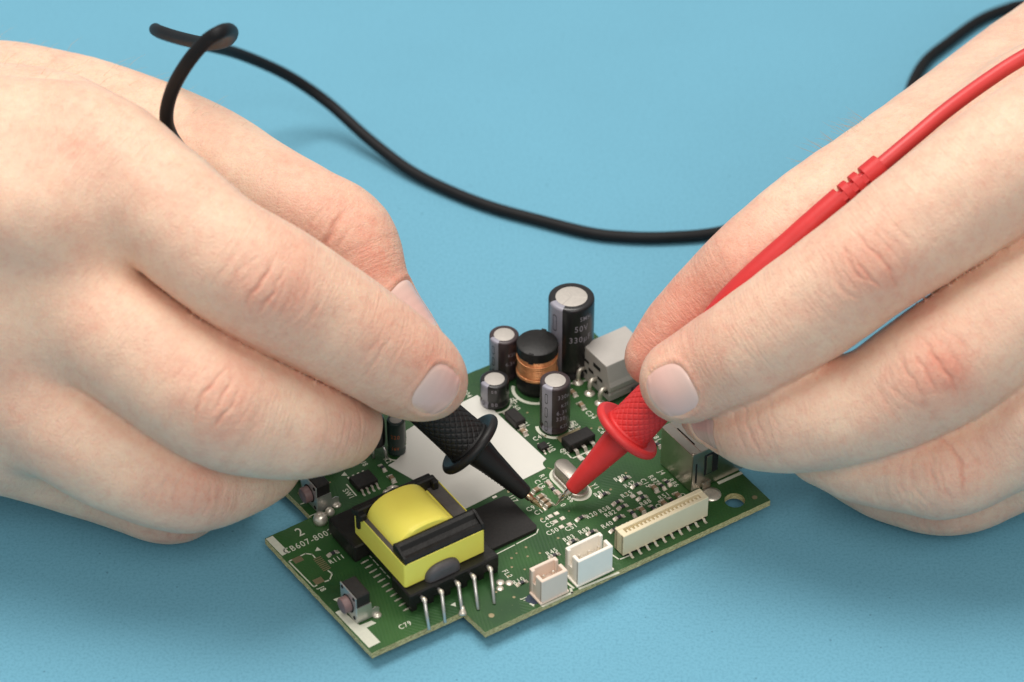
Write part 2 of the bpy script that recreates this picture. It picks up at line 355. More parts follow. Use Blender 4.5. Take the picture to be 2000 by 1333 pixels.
HB_CREASES= [[[67.84, -65.36, 72.87], [-0.1, -0.83, 0.54], [-0.8, -0.28, -0.53], [[-2.875, 0.072, 7.544, 0.014, 0.299, 0.277], [0.592, 0.888, 3.943, -0.008, 0.355, 0.272], [2.325, -2.178, 4.599, -0.066, 0.264, 0.308], [6.207, -0.857, 5.114, -0.063, 0.165, 0.341], [-5.839, 0.559, 7.079, 0.039, 0.119, 0.322], [-9.665, -0.591, 5.929, 0.058, 0.109, 0.406], [1.129, -4.777, 1.752, 0.136, 0.177, 0.314], [9.898, -1.096, 6.128, -0.055, 0.077, 0.436], [-3.403, 0.344, 6.851, 0.05, 0.05, 0.382], [8.209, -0.592, 5.394, -0.053, 0.065, 0.376], [5.523, 0.442, 5.217, -0.042, 0.059, 0.372], [6.629, 0.855, 5.163, -0.089, 0.055, 0.392], [-3.434, -1.841, 5.394, 0.052, 0.079, 0.321], [-7.12, 0.306, 5.203, 0.041, 0.043, 0.352], [-7.196, -0.449, 5.692, 0.037, 0.081, 0.311], [11.537, 1.193, 6.784, -0.035, 0.054, 0.318], [-9.146, 0.22, 5.186, 0.066, 0.044, 0.321]]], [[45.59, -69.17, 55.0], [-0.35, -0.87, 0.36], [-0.75, -0.04, -0.65], [[0.288, 1.315, 3.715, 0.029, 0.117, 0.356], [3.089, 0.971, 3.21, -0.003, 0.097, 0.305], [-2.34, -0.284, 3.654, 0.048, 0.08, 0.349]]], [[79.13, -74.94, 55.37], [-0.26, -0.74, 0.61], [-0.84, -0.24, -0.49], [[-3.511, 0.676, 6.809, 0.022, 0.425, 0.327], [-0.024, 0.619, 4.609, -0.006, 0.315, 0.31], [2.864, -0.584, 5.076, -0.011, 0.218, 0.272], [6.447, 0.129, 7.047, -0.069, 0.115, 0.322], [-6.164, -1.036, 5.953, 0.055, 0.159, 0.372], [-8.668, 0.206, 6.771, 0.065, 0.081, 0.401], [2.033, -3.589, 1.773, 0.155, 0.217, 0.26], [8.815, 0.155, 5.014, -0.057, 0.068, 0.361], [9.98, -0.365, 4.061, -0.086, 0.06, 0.335], [-5.992, 1.52, 6.202, 0.052, 0.069, 0.335], [3.463, 1.828, 6.566, -0.037, 0.083, 0.386], [-8.746, -0.377, 4.917, 0.071, 0.084, 0.375], [-12.951, 0.435, 6.775, 0.085, 0.086, 0.336], [7.295, -0.566, 6.239, -0.079, 0.088, 0.301], [-3.756, 2.043, 4.846, 0.078, 0.045, 0.333], [9.987, -0.3, 5.762, -0.031, 0.088, 0.345], [-12.329, 0.633, 4.529, 0.083, 0.066, 0.364]]], [[48.35, -71.87, 37.49], [-0.66, -0.67, 0.34], [-0.85, 0.24, -0.48], [[-4.474, -0.516, 7.077, 0.028, 0.112, 0.388], [-0.971, 0.399, 4.885, 0.03, 0.169, 0.33], [1.799, -0.104, 7.076, 0.008, 0.176, 0.38], [4.526, -0.476, 5.556, 0.042, 0.142, 0.345]]], [[85.31, -79.28, 32.0], [-0.19, -0.86, 0.47], [-0.93, -0.07, -0.36], [[-3.07, -0.761, 7.493, 0.046, 0.432, 0.324], [0.831, 0.754, 4.567, 0.01, 0.299, 0.254], [2.701, -0.238, 4.835, -0.069, 0.211, 0.26], [6.67, -0.488, 6.065, -0.051, 0.115, 0.351], [-5.97, -0.422, 6.258, 0.049, 0.174, 0.349], [-8.545, -0.945, 5.899, 0.044, 0.097, 0.377], [1.806, -4.13, 1.666, 0.127, 0.186, 0.275], [9.475, 0.559, 6.621, -0.062, 0.091, 0.418], [7.707, 0.528, 6.452, -0.066, 0.07, 0.313], [10.669, 0.758, 4.231, -0.082, 0.071, 0.394], [-9.098, -1.427, 6.777, 0.08, 0.067, 0.386], [3.429, 1.666, 4.777, -0.084, 0.053, 0.354], [4.846, 0.11, 3.62, -0.037, 0.041, 0.311], [12.848, 0.709, 6.641, -0.062, 0.066, 0.362], [9.233, -0.837, 4.806, -0.073, 0.081, 0.318], [-10.255, -0.268, 6.615, 0.069, 0.055, 0.344], [6.203, -0.167, 6.048, -0.048, 0.056, 0.394]]], [[88.42, -69.36, 11.56], [-0.18, -0.98, 0.12], [-0.98, 0.01, -0.18], [[-2.579, 0.772, 4.742, 0.015, 0.182, 0.322], [1.658, 1.047, 5.274, 0.003, 0.149, 0.318], [4.456, 0.741, 4.511, -0.022, 0.135, 0.354], [-5.113, 0.897, 4.959, 0.053, 0.107, 0.394], [7.718, 0.176, 4.393, -0.072, 0.087, 0.418], [-7.178, 0.295, 4.808, 0.039, 0.083, 0.311], [5.174, 1.117, 5.916, -0.082, 0.058, 0.336], [11.319, 0.471, 3.973, -0.037, 0.074, 0.314], [11.017, 3.195, 5.008, -0.084, 0.055, 0.357], [5.48, -0.418, 5.204, -0.044, 0.056, 0.309], [9.897, -2.927, 5.594, -0.079, 0.04, 0.344], [6.328, 1.189, 6.803, -0.042, 0.041, 0.389], [-9.726, 2.844, 5.265, 0.061, 0.07, 0.377], [4.347, -0.478, 4.905, -0.033, 0.09, 0.384]]]]
HB_NAILS= [[[30.86, -66.64, 42.69], [-0.54, -0.77, 0.33], [-0.87, -0.09, -0.48], 10.2, 10.8], [[38.39, -61.14, 28.47], [-0.87, -0.46, -0.19], [-0.54, 0.76, -0.36], 10, 10.5]]
HB_TONES= [[[32.22, -64.26, 46.89], 10, 0.3], [[67.84, -65.36, 72.87], 10, 0.38], [[83.42, -74.98, 56.7], 6, 0.55], [[78.66, -75.43, 54.5], 10, 0.2], [[85.31, -79.28, 32.0], 10, 0.3], [[88.42, -69.36, 11.56], 10, 0.3], [[28.18, -46.39, 35.72], 12, 0.5], [[34.28, -43.93, 43.16], 14, 0.35], [[43.18, -41.97, 54.88], 14, 0.35], [[45.56, -70.42, 34.84], 10, 0.2]]


def chain_pts(c, sub=5):
    return catmull(np.array(c), sub)

def field_chain(pts, F, ax, h, o, margin):
    for i in range(len(pts)-1):
        a, b = pts[i, :3], pts[i+1, :3]
        ra, rb = pts[i, 3], pts[i+1, 3]
        rm = max(ra, rb) + margin
        lo = np.maximum(np.floor((np.minimum(a, b) - rm - o)/h).astype(int), 0)
        hi = np.minimum(np.ceil((np.maximum(a, b) + rm - o)/h).astype(int)+1, np.array(F.shape))
        if np.any(hi <= lo):
            continue
        X = ax[0][lo[0]:hi[0]][:, None, None]; Y = ax[1][lo[1]:hi[1]][None, :, None]; Z = ax[2][lo[2]:hi[2]][None, None, :]
        d = b-a
        dd = float(d@d)+1e-9
        t = ((X-a[0])*d[0] + (Y-a[1])*d[1] + (Z-a[2])*d[2])/dd
        np.clip(t, 0, 1, out=t)
        q = np.sqrt((X-a[0]-t*d[0])**2 + (Y-a[1]-t*d[1])**2 + (Z-a[2]-t*d[2])**2) - (ra+(rb-ra)*t)
        sl = (slice(lo[0], hi[0]), slice(lo[1], hi[1]), slice(lo[2], hi[2]))
        F[sl] = np.minimum(F[sl], q)

def smin(a, b, k):
    hh = np.maximum(k-np.abs(a-b), 0)/k
    return np.minimum(a, b) - hh*hh*k*0.25

def surface_nets(F, o, h):
    ins = F < 0
    c = ins[:-1, :-1, :-1].astype(np.int8)
    for dx, dy, dz in ((1,0,0),(0,1,0),(1,1,0),(0,0,1),(1,0,1),(0,1,1),(1,1,1)):
        c = c + ins[dx:F.shape[0]-1+dx, dy:F.shape[1]-1+dy, dz:F.shape[2]-1+dz]
    act = (c > 0) & (c < 8)
    ijk = np.argwhere(act)
    idx = np.full(act.shape, -1, np.int64)
    idx[tuple(ijk.T)] = np.arange(len(ijk))
    corners = [(0,0,0),(1,0,0),(0,1,0),(1,1,0),(0,0,1),(1,0,1),(0,1,1),(1,1,1)]
    V = np.stack([F[ijk[:,0]+a, ijk[:,1]+b, ijk[:,2]+cc] for a, b, cc in corners], 1)
    acc = np.zeros((len(ijk), 3)); cnt = np.zeros(len(ijk))
    for i in range(8):
        for j in range(i+1, 8):
            ci, cj = np.array(corners[i]), np.array(corners[j])
            if np.abs(ci-cj).sum() != 1:
                continue
            m = (V[:, i] < 0) != (V[:, j] < 0)
            t = V[m, i]/(V[m, i]-V[m, j])
            acc[m] += ci + t[:, None]*(cj-ci)
            cnt[m] += 1
    P = (ijk + acc/cnt[:, None])*h + o
    quads = []
    for a in range(3):
        b, cc = (a+1) % 3, (a+2) % 3
        sl0 = [slice(None)]*3; sl1 = [slice(None)]*3
        sl0[a] = slice(0, -1); sl1[a] = slice(1, None)
        s0 = ins[tuple(sl0)]; s1 = ins[tuple(sl1)]
        e = np.argwhere(s0 != s1)
        e = e[(e[:, b] > 0) & (e[:, cc] > 0) & (e[:, b] < F.shape[b]-1) & (e[:, cc] < F.shape[cc]-1)]
        fl = s0[tuple(e.T)]
        q = []
        for db, dc in ((-1,-1),(0,-1),(0,0),(-1,0)):
            k = e.copy(); k[:, b] += db; k[:, cc] += dc
            q.append(idx[tuple(k.T)])
        q = np.stack(q, 1)
        q[~fl] = q[~fl][:, ::-1]
        quads.append(q)
    return P, np.concatenate(quads)

def laplace(P, Q, it, lam=0.5):
    e = np.concatenate([Q[:, [0,1]], Q[:, [1,2]], Q[:, [2,3]], Q[:, [3,0]]])
    n = len(P)
    deg = np.bincount(e[:, 0], minlength=n) + np.bincount(e[:, 1], minlength=n)
    for _ in range(it):
        Nw = np.stack([np.bincount(e[:, 0], P[e[:, 1], k], minlength=n) + np.bincount(e[:, 1], P[e[:, 0], k], minlength=n) for k in range(3)], 1)/deg[:, None]
        P = P + lam*(Nw-P)
    return P

def catmull_clark(P, Q):
    n = len(P); nf = len(Q)
    FP = P[Q].mean(1)
    he0 = Q.ravel(); he1 = np.roll(Q, -1, axis=1).ravel()
    key = np.minimum(he0, he1)*n + np.maximum(he0, he1)
    uk, inv = np.unique(key, return_inverse=True)
    inv = inv.ravel()
    e0, e1 = uk//n, uk % n
    ne = len(uk)
    cnt = np.bincount(inv, minlength=ne)
    fi = np.repeat(np.arange(nf), 4)
    fs = np.stack([np.bincount(inv, FP[fi, k], minlength=ne) for k in range(P.shape[1])], 1)
    mid = (P[e0]+P[e1])/2
    EP = (P[e0]+P[e1]+fs)/(2+cnt)[:, None]
    val = np.maximum(np.bincount(he0, minlength=n), 1)[:, None]
    Qa = np.stack([np.bincount(he0, FP[fi, k], minlength=n) for k in range(P.shape[1])], 1)/val
    de = np.maximum(np.bincount(e0, minlength=n)+np.bincount(e1, minlength=n), 1)[:, None]
    Ra = np.stack([np.bincount(e0, mid[:, k], minlength=n)+np.bincount(e1, mid[:, k], minlength=n) for k in range(P.shape[1])], 1)/de
    VP = (Qa + 2*Ra + (val-3)*P)/val
    ei = inv.reshape(-1, 4)
    f = np.arange(nf)
    out = [np.stack([Q[:, k], n+ei[:, k], n+ne+f, n+ei[:, (k+3) % 4]], 1) for k in range(4)]
    return np.concatenate([VP, EP, FP]), np.concatenate(out)

def along_coord(H, P):
    """distance along the nearest finger, for the transverse skin lines"""
    D = []; A = []
    for fi_, k in enumerate(FING):
        c_ = np.array(H[k]); s0 = fi_*37.0
        best = np.full(len(P), 1e9); out = np.zeros(len(P))
        for i in range(len(c_)-1):
            a_, b_ = c_[i, :3], c_[i+1, :3]
            ba = b_-a_; L_ = np.linalg.norm(ba)
            t = np.clip((P-a_)@ba/(L_*L_), 0, 1)
            d = np.linalg.norm(P-a_-t[:, None]*ba, axis=1)-(c_[i, 3]+(c_[i+1, 3]-c_[i, 3])*t)
            m = d < best
            best[m] = d[m]; out[m] = s0+t[m]*L_
            s0 += L_
        D.append(best); A.append(out)
    D = np.array(D); A = np.array(A)
    o_ = np.argsort(D, axis=0)
    j = np.arange(len(P))
    first, second = D[o_[0], j], D[o_[1], j]
    # the lines fade out where two fingers meet and on the back of the hand
    w_ = np.clip((second-first-0.8)/4.0, 0, 1)*np.clip((4.0-first)/3.0, 0, 1)
    return np.stack([A[o_[0], j], w_, np.clip((3.0-(second-first))/1.5, 0, 1)*np.clip((6.0-first)/3.0, 0, 1)], 1)

def fast_mesh(name, P, Q):
    me = bpy.data.meshes.new(name)
    me.vertices.add(len(P)); me.vertices.foreach_set('co', np.asarray(P, np.float32).ravel())
    me.loops.add(Q.size); me.loops.foreach_set('vertex_index', Q.astype(np.int32).ravel())
    me.polygons.add(len(Q)); me.polygons.foreach_set('loop_start', np.arange(0, Q.size, 4, dtype=np.int32))
    me.update(calc_edges=True)
    return me

def point_field(H, P, palmk, fingk):
    def ch(pts):
        d = np.full(len(P), 1e3)
        for i in range(len(pts)-1):
            a, b = pts[i, :3], pts[i+1, :3]
            ba = b-a
            t = np.clip((P-a)@ba/(ba@ba+1e-9), 0, 1)
            d = np.minimum(d, np.linalg.norm(P-a-t[:, None]*ba, axis=1)-(pts[i, 3]+(pts[i+1, 3]-pts[i, 3])*t))
        return d
    return np.min([ch(chain_pts(H[k])) for k in ('index', 'thumb', 'middle', 'ring', 'pinky')], axis=0)

FING = ('index', 'thumb', 'middle', 'ring', 'pinky')
GRID_H = 0.75

def unit(v):
    v = np.asarray(v, float)
    return v/np.linalg.norm(v)

def frame(c, n, t):
    """surface frame: centre c, outward n, along-finger t"""
    n = unit(n); t = np.asarray(t, float); t = unit(t-n*(t@n)); b = np.cross(n, t)
    return np.asarray(c, float), n, t, b

def build_hand(name, H, xcut, side, creases, nails, tones, mat, mat_nail):
    allp = np.concatenate([np.array(H[k]) for k in H])
    lo = np.array([max(allp[:, 0].min()-16, -184) if side < 0 else allp[:, 0].min()-16, (allp[:, 1]-allp[:, 3]).min()-3, -3.0])
    hi = np.array([allp[:, 0].max()+16 if side < 0 else 194, (allp[:, 1]+allp[:, 3]).max()+3, (allp[:, 2]+allp[:, 3]).max()+3])
    h = GRID_H
    dims = np.ceil((hi-lo)/h).astype(int)+1
    ax = [(lo[i]+h*np.arange(dims[i])).astype(np.float32) for i in range(3)]
    BIG = 60.0
    palm = np.full(dims, BIG, np.float32)
    for k in H:
        if k in FING:
            continue
        G = np.full(dims, BIG, np.float32)
        field_chain(chain_pts(H[k], 4), G, ax, h, lo, 11.0)
        palm = smin(palm, G, 10.0)
    GS = {}; RAW = {}
    for k in FING:
        G = np.full(dims, BIG, np.float32)
        field_chain(chain_pts(H[k], 6), G, ax, h, lo, 11.0)
        RAW[k] = G
        GS[k] = smin(palm, G, 9.0)
    # neighbouring fingers press flat against each other and leave a narrow cleft
    F = GS['index']
    prev = 'index'
    for k in ('middle', 'ring', 'pinky'):
        d = RAW[prev]-RAW[k]
        near = np.clip((9.0-np.minimum(RAW[prev], RAW[k]))/4.0, 0, 1)
        hh = np.maximum(8.0-np.abs(d), 0)/8.0
        near = near*np.clip((palm-np.minimum(RAW[prev], RAW[k]))/8.0, 0, 1)
        fill = -hh*hh*1.4*near + 2.4*np.exp(-(d/1.8)**2)*near*np.clip((palm-3.0)/3.5, 0, 1)
        pair = smin(GS[prev], GS[k], 4.0)+fill
        F = pair if prev == 'index' else smin(F, pair, 1.0)
        prev = k
    F = smin(F, GS['thumb'], 1.4)
    X = ax[0][:, None, None]
    F = np.maximum(F, (xcut-X) if side < 0 else (X-xcut))
    P, Q = surface_nets(F, lo, h)
    P = laplace(P, Q, 4, 0.5)
    sc_ = along_coord(H, P)
    P = laplace(P, Q, 10, 0.5*sc_[:, 2:3])      # settle the narrow clefts
    P, Q = catmull_clark(np.column_stack([P, sc_]), Q)
    sfin = P[:, 3].astype(np.float32); swt = P[:, 4].astype(np.float32); P = P[:, :3]
    m2 = fast_mesh(name, P, Q)
    n = len(m2.vertices)
    co = np.empty(n*3); m2.vertices.foreach_get('co', co); co = co.reshape(-1, 3)
    A = np.cross(co[Q[:, 2]]-co[Q[:, 0]], co[Q[:, 3]]-co[Q[:, 1]])
    no = np.stack([sum(np.bincount(Q[:, j], A[:, k], minlength=n) for j in range(4)) for k in range(3)], 1)
    no /= np.maximum(np.linalg.norm(no, axis=1), 1e-9)[:, None]
    disp = np.zeros(n)
    tone = np.zeros(n)
    pale = np.zeros(n)
    # low-frequency unevenness of flesh
    disp += 0.10*np.sin(co[:, 0]*0.45+1.3)*np.sin(co[:, 1]*0.51+0.4)*np.sin(co[:, 2]*0.48+2.0)
    for (c, nn, t, lines) in creases:
        c, nn, t, b = frame(c, nn, t)
        d = co-c
        if len(lines) > 12:           # bony joint stands out, the shafts beside it are flatter
            up_ = np.clip((no@nn-0.1)/0.6, 0, 1)
            sa = d@t; qa = d@b
            near_ = np.exp(-((d@nn)/14.0)**2)
            disp += up_*near_*(0.75*np.exp(-(sa/6.5)**2-(qa/7.5)**2) - 0.45*np.exp(-((np.abs(sa)-15.0)/6.0)**2-(qa/7.0)**2))
        near = (np.abs(d@nn) < 16) & (np.linalg.norm(d, axis=1) < 24) & (no@nn > 0.05)
        ii = np.where(near)[0]
        s = d[ii]@t; q = d[ii]@b
        for (s0, q0, qw, curv, depth, wid) in lines:
            qq = q-q0
            ph = s0*2.7+q0*1.9+c[0]
            wob = 0.30*np.sin(q*0.55+ph)+0.12*np.sin(q*1.7+ph*2.1)
            g = s-(s0+curv*qq*qq+wob)
            fall = np.clip(1-(np.abs(qq)/qw)**2, 0, 1)**0.7
            w2 = wid*(0.6+0.4*fall)
            disp[ii] += -depth*fall*np.exp(-(g/w2)**2) + 0.10*depth*fall*np.exp(-((np.abs(g)-3.0*w2)/(2.0*w2))**2)
            tone[ii] += 0.22*fall*np.exp(-(g/(w2*1.4))**2)*min(1, depth/0.4)  # crease shading put into the skin colour as a reddish tint
    for (c, r, amt) in tones:
        d2 = ((co-np.array(c))**2).sum(1)/(r*r)
        tone += amt*np.exp(-d2)
    nail_sets = []
    for (c, nn, t, L, W) in nails:
        c, nn, t, b = frame(c, nn, t)
        d = co-c
        s = d@t/(L/2); q = d@b/(W/2)
        f = (np.abs(s)**2.6 + np.abs(q)**2.6)**(1/2.6)
        ok = (no@nn > 0.0) & (np.abs(d@nn) < 7)
        inside = np.clip((1.03-f)/0.12, 0, 1)*ok
        rim = np.exp(-((f-1.13)/0.07)**2)*ok*np.where(s > 0.55, 0.15, 1.0)
        disp += -0.60*inside + 0.12*rim
        tone += 0.10*rim
        nail_sets.append((c, nn, t, b, L, W))
    co2 = co + no*disp[:, None]
    m2.vertices.foreach_set('co', (co2*S).ravel())
    m2.update()
    m2.polygons.foreach_set('use_smooth', [True]*len(m2.polygons))
    at = m2.attributes.new('along', 'FLOAT', 'POINT'); at.data.foreach_set('value', sfin)
    at = m2.attributes.new('line_weight', 'FLOAT', 'POINT'); at.data.foreach_set('value', np.clip(swt, 0, 1))
    at = m2.attributes.new('tone', 'FLOAT', 'POINT')
    at.data.foreach_set('value', np.clip(tone, 0, 1.5).astype(np.float32))
    m2.materials.clear(); m2.materials.append(mat)
    o = bpy.data.objects.new(name, m2)
    col.objects.link(o)
    for (c, nn, t, b, L, W) in nail_sets:
        nu, nv = 22, 18
        us = np.linspace(-1, 1, nu+1); vs_ = np.linspace(-1, 1, nv+1)
        U, V = np.meshgrid(us, vs_, indexing='ij')
        # squircle mapping keeps an even grid in a rounded outline
        k = (np.abs(U)**2.6+np.abs(V)**2.6)**(1/2.6)/np.maximum(np.maximum(np.abs(U), np.abs(V)), 1e-6)
        Su = U/np.maximum(k, 1e-6); Sv = V/np.maximum(k, 1e-6)
        pts = c + (Su.ravel()*L/2)[:, None]*t + (Sv.ravel()*W/2)[:, None]*b + nn*6
        for _ in range(14):
            d = point_field(H, pts, 0, 0)
            pts = pts - nn*(d*0.8)[:, None]
        rr = np.maximum(np.abs(U), np.abs(V)).ravel()
        # plate stays a little flatter than the flesh, tucks in at the sides and root, free edge stands proud
        lift = np.where(U.ravel() > 0.8, 0.10, 0.0) - 0.14
        tuck = np.clip((rr-0.86)/0.14, 0, 1)**2*np.where(Su.ravel() > 0.6, 0.08, 0.30)
        pts = pts + nn*(lift-tuck)[:, None]
        fs = []
        for i in range(nu):
            for j in range(nv):
                a = i*(nv+1)+j
                fs.append((a, a+nv+1, a+nv+2, a+1))
        po = link_mesh('fingernail', pts, fs, mat_nail, o, True)
        fe = po.data.attributes.new('free_edge', 'FLOAT', 'POINT')
        fe.data.foreach_set('value', Su.ravel().astype(np.float32))
    return o

def mat_skin():
    k = NT('skin')
    v = k.coord()
    at = k.n('ShaderNodeAttribute', attribute_name='tone')
    base = s2l((238, 206, 180))
    red = s2l((222, 154, 132))
    n1 = k.n('ShaderNodeTexNoise', Scale=0.09, Detail=5.0, Roughness=0.62)
    n2 = k.n('ShaderNodeTexNoise', Scale=0.55, Detail=4.0, Roughness=0.6)
    k.l(v, n1.inputs['Vector']); k.l(v, n2.inputs['Vector'])
    mr = k.n('ShaderNodeMapRange'); mr.inputs['From Min'].default_value = 0.35; mr.inputs['From Max'].default_value = 0.75
    mr.inputs['To Min'].default_value = 0.0; mr.inputs['To Max'].default_value = 0.42
    k.l(n1.outputs['Fac'], mr.inputs['Value'])
    m3 = k.n('ShaderNodeMapRange'); m3.inputs['From Min'].default_value = 0.45; m3.inputs['From Max'].default_value = 0.8
    m3.inputs['To Min'].default_value = 0.0; m3.inputs['To Max'].default_value = 0.30
    k.l(n2.outputs['Fac'], m3.inputs['Value'])
    ad = k.n('ShaderNodeMath', operation='ADD'); k.l(mr.outputs[0], ad.inputs[0]); k.l(m3.outputs[0], ad.inputs[1])
    n5 = k.n('ShaderNodeTexNoise', Scale=1.9, Detail=3.0, Roughness=0.7); k.l(v, n5.inputs['Vector'])
    m5 = k.n('ShaderNodeMapRange'); m5.inputs['From Min'].default_value = 0.5; m5.inputs['From Max'].default_value = 0.8
    m5.inputs['To Min'].default_value = 0.0; m5.inputs['To Max'].default_value = 0.30
    k.l(n5.outputs['Fac'], m5.inputs['Value'])
    ad0 = k.n('ShaderNodeMath', operation='ADD'); k.l(ad.outputs[0], ad0.inputs[0]); k.l(m5.outputs[0], ad0.inputs[1])
    ad2 = k.n('ShaderNodeMath', operation='ADD', use_clamp=True); k.l(ad0.outputs[0], ad2.inputs[0]); k.l(at.outputs['Fac'], ad2.inputs[1])
    mx = k.n('ShaderNodeMix', data_type='RGBA')
    mx.inputs[6].default_value = (*base, 1); mx.inputs[7].default_value = (*red, 1)
    k.l(ad2.outputs[0], mx.inputs[0])
    k.l(mx.outputs[2], k.b.inputs['Base Color'])
    k.b.inputs['Roughness'].default_value = 0.48
    k.b.inputs['Specular IOR Level'].default_value = 0.35
    k.b.inputs['Subsurface Weight'].default_value = 0.28
    k.b.inputs['Subsurface Radius'].default_value = (1.0, 0.40, 0.22)
    k.b.inputs['Subsurface Scale'].default_value = 0.0016
    # fine skin grain
    vo = k.n('ShaderNodeTexVoronoi', Scale=1.25, feature='DISTANCE_TO_EDGE')
    nw = k.n('ShaderNodeTexNoise', Scale=0.8, Detail=2.0)
    k.l(v, nw.inputs['Vector'])
    mw = k.n('ShaderNodeMix', data_type='RGBA'); mw.inputs[0].default_value = 0.35
    k.l(v, mw.inputs[6]); k.l(nw.outputs['Color'], mw.inputs[7])
    k.l(mw.outputs[2], vo.inputs['Vector'])
    n3 = k.n('ShaderNodeTexNoise', Scale=2.6, Detail=3.0, Roughness=0.6); k.l(v, n3.inputs['Vector'])
    sm = k.n('ShaderNodeMath', operation='MULTIPLY_ADD'); sm.inputs[1].default_value = 0.6
    k.l(vo.outputs['Distance'], sm.inputs[0]); k.l(n3.outputs['Fac'], sm.inputs[2])
    # faint transverse lines across the fingers
    al = k.n('ShaderNodeAttribute', attribute_name='along')
    sx = k.n('ShaderNodeSeparateXYZ'); k.l(v, sx.inputs[0])
    m_a = k.n('ShaderNodeMath', operation='MULTIPLY'); m_a.inputs[1].default_value = 1.7; k.l(al.outputs['Fac'], m_a.inputs[0])
    m_b = k.n('ShaderNodeMath', operation='MULTIPLY'); m_b.inputs[1].default_value = 0.22; k.l(sx.outputs['Z'], m_b.inputs[0])
    m_c = k.n('ShaderNodeMath', operation='MULTIPLY'); m_c.inputs[1].default_value = 0.22; k.l(sx.outputs['Y'], m_c.inputs[0])
    cx_ = k.n('ShaderNodeCombineXYZ'); k.l(m_a.outputs[0], cx_.inputs[0]); k.l(m_b.outputs[0], cx_.inputs[1]); k.l(m_c.outputs[0], cx_.inputs[2])
    nl = k.n('ShaderNodeTexNoise', Scale=1.0, Detail=4.0, Roughness=0.65); k.l(cx_.outputs[0], nl.inputs['Vector'])
    lw = k.n('ShaderNodeAttribute', attribute_name='line_weight')
    nlw = k.n('ShaderNodeMath', operation='MULTIPLY'); k.l(nl.outputs['Fac'], nlw.inputs[0]); k.l(lw.outputs['Fac'], nlw.inputs[1])
    s2 = k.n('ShaderNodeMath', operation='MULTIPLY_ADD'); s2.inputs[1].default_value = 1.5
    k.l(nlw.outputs[0], s2.inputs[0]); k.l(sm.outputs[0], s2.inputs[2])
    bp = k.n('ShaderNodeBump', Strength=0.70, Distance=0.00024)
    k.l(s2.outputs[0], bp.inputs['Height'])
    k.l(bp.outputs['Normal'], k.b.inputs['Normal'])
    return k.m

def mat_nail_():
    k = NT('nail')
    at = k.n('ShaderNodeAttribute', attribute_name='free_edge')
    rp = k.n('ShaderNodeValToRGB')
    els = rp.color_ramp.elements
    els[0].position = 0.0; els[0].color = (*s2l((231, 200, 188)), 1)
    els[1].position = 1.0; els[1].color = (*s2l((236, 214, 200)), 1)
    e = els.new(0.18); e.color = (*s2l((226, 190, 178)), 1)
    e = els.new(0.55); e.color = (*s2l((224, 182, 171)), 1)
    e = els.new(0.90); e.color = (*s2l((224, 182, 170)), 1)
    mr = k.n('ShaderNodeMapRange'); mr.inputs['From Min'].default_value = -1; mr.inputs['From Max'].default_value = 1
    k.l(at.outputs['Fac'], mr.inputs['Value']); k.l(mr.outputs[0], rp.inputs['Fac'])
    k.l(rp.outputs['Color'], k.b.inputs['Base Color'])
    k.b.inputs['Roughness'].default_value = 0.24
    k.b.inputs['Coat Weight'].default_value = 0.3
    k.b.inputs['Coat Roughness'].default_value = 0.15
    k.b.inputs['Subsurface Weight'].default_value = 0.0
    k.b.inputs['Subsurface Radius'].default_value = (1.0, 0.4, 0.25)
    k.b.inputs['Subsurface Scale'].default_value = 0.001
    return k.m

def arm_hair(hand, seed, region, lean, count):
    """fine fair hairs on the back of the hand"""
    rnd = np.random.RandomState(seed)
    me = hand.data
    n = len(me.vertices)
    co = np.empty(n*3); me.vertices.foreach_get('co', co); co = co.reshape(-1, 3)/S
    no = np.empty(n*3); me.vertex_normals.foreach_get('vector', no); no = no.reshape(-1, 3)
    ok = np.where(region(co, no))[0]
    if len(ok) == 0:
        return
    mb = MB()
    for i in rnd.choice(ok, min(count, len(ok)), replace=False):
        p = co[i]; q = no[i]
        d = unit(q*0.55+np.array(lean)+rnd.normal(0, .15, 3))
        L = rnd.uniform(2.0, 5.0)
        bend = unit(np.array(lean)+rnd.normal(0, .3, 3))
        pts = [p-q*.2, p+d*L*.4, p+d*L*.7+bend*L*.12, p+d*L*.92+bend*L*.32]
        mb.tube(pts, [.030, .028, .020, .008], 3)
    o = mb.build('hand_hair', HAIR, hand, True)
    o['kind'] = 'stuff'

HAIR = plain('fair_hair', (198, 168, 134), 0.5, var=0.1)
SKIN = mat_skin()
NAIL = mat_nail_()

hand_a = build_hand('hand', HAND_A, -182.0, -1, HA_CREASES, HA_NAILS, HA_TONES, SKIN, NAIL)
tag(hand_a, 'bare hand gripping the black probe, its cable loop behind the knuckles', 'hand', 'hands holding test probes')
hand_b = build_hand('hand', HAND_B, 192.0, 1, HB_CREASES, HB_NAILS, HB_TONES, SKIN, NAIL)
tag(hand_b, 'bare hand pinching the red probe between thumb and index finger', 'hand', 'hands holding test probes')

arm_hair(hand_a, 3, lambda c, n: (c[:, 0] < -55) & (c[:, 1] > -14) & (n[:, 2] > 0.1) & (n[:, 1] > -0.1), (0.55, 0.25, -0.1), 200)
arm_hair(hand_b, 5, lambda c, n: (c[:, 0] > 56) & (c[:, 0] < 74) & (c[:, 1] > -14) & (n[:, 2] > 0.1) & (n[:, 1] > -0.1), (-0.55, 0.25, -0.1), 40)

# ------------------------------------------------------------------ circuit board
# local frame of the board: x along its long near edge, y towards the far edge, z = 0 on the solder mask
board_root = bpy.data.objects.new('circuit_board', None)
col.objects.link(board_root)
board_root.location = (-5.327*S, -94.585*S, 4.0*S)
board_root.rotation_euler = (0, 0, math.radians(33.6))
tag(board_root, 'small green circuit board crowded with components, lying on the blue paper', 'circuit board')

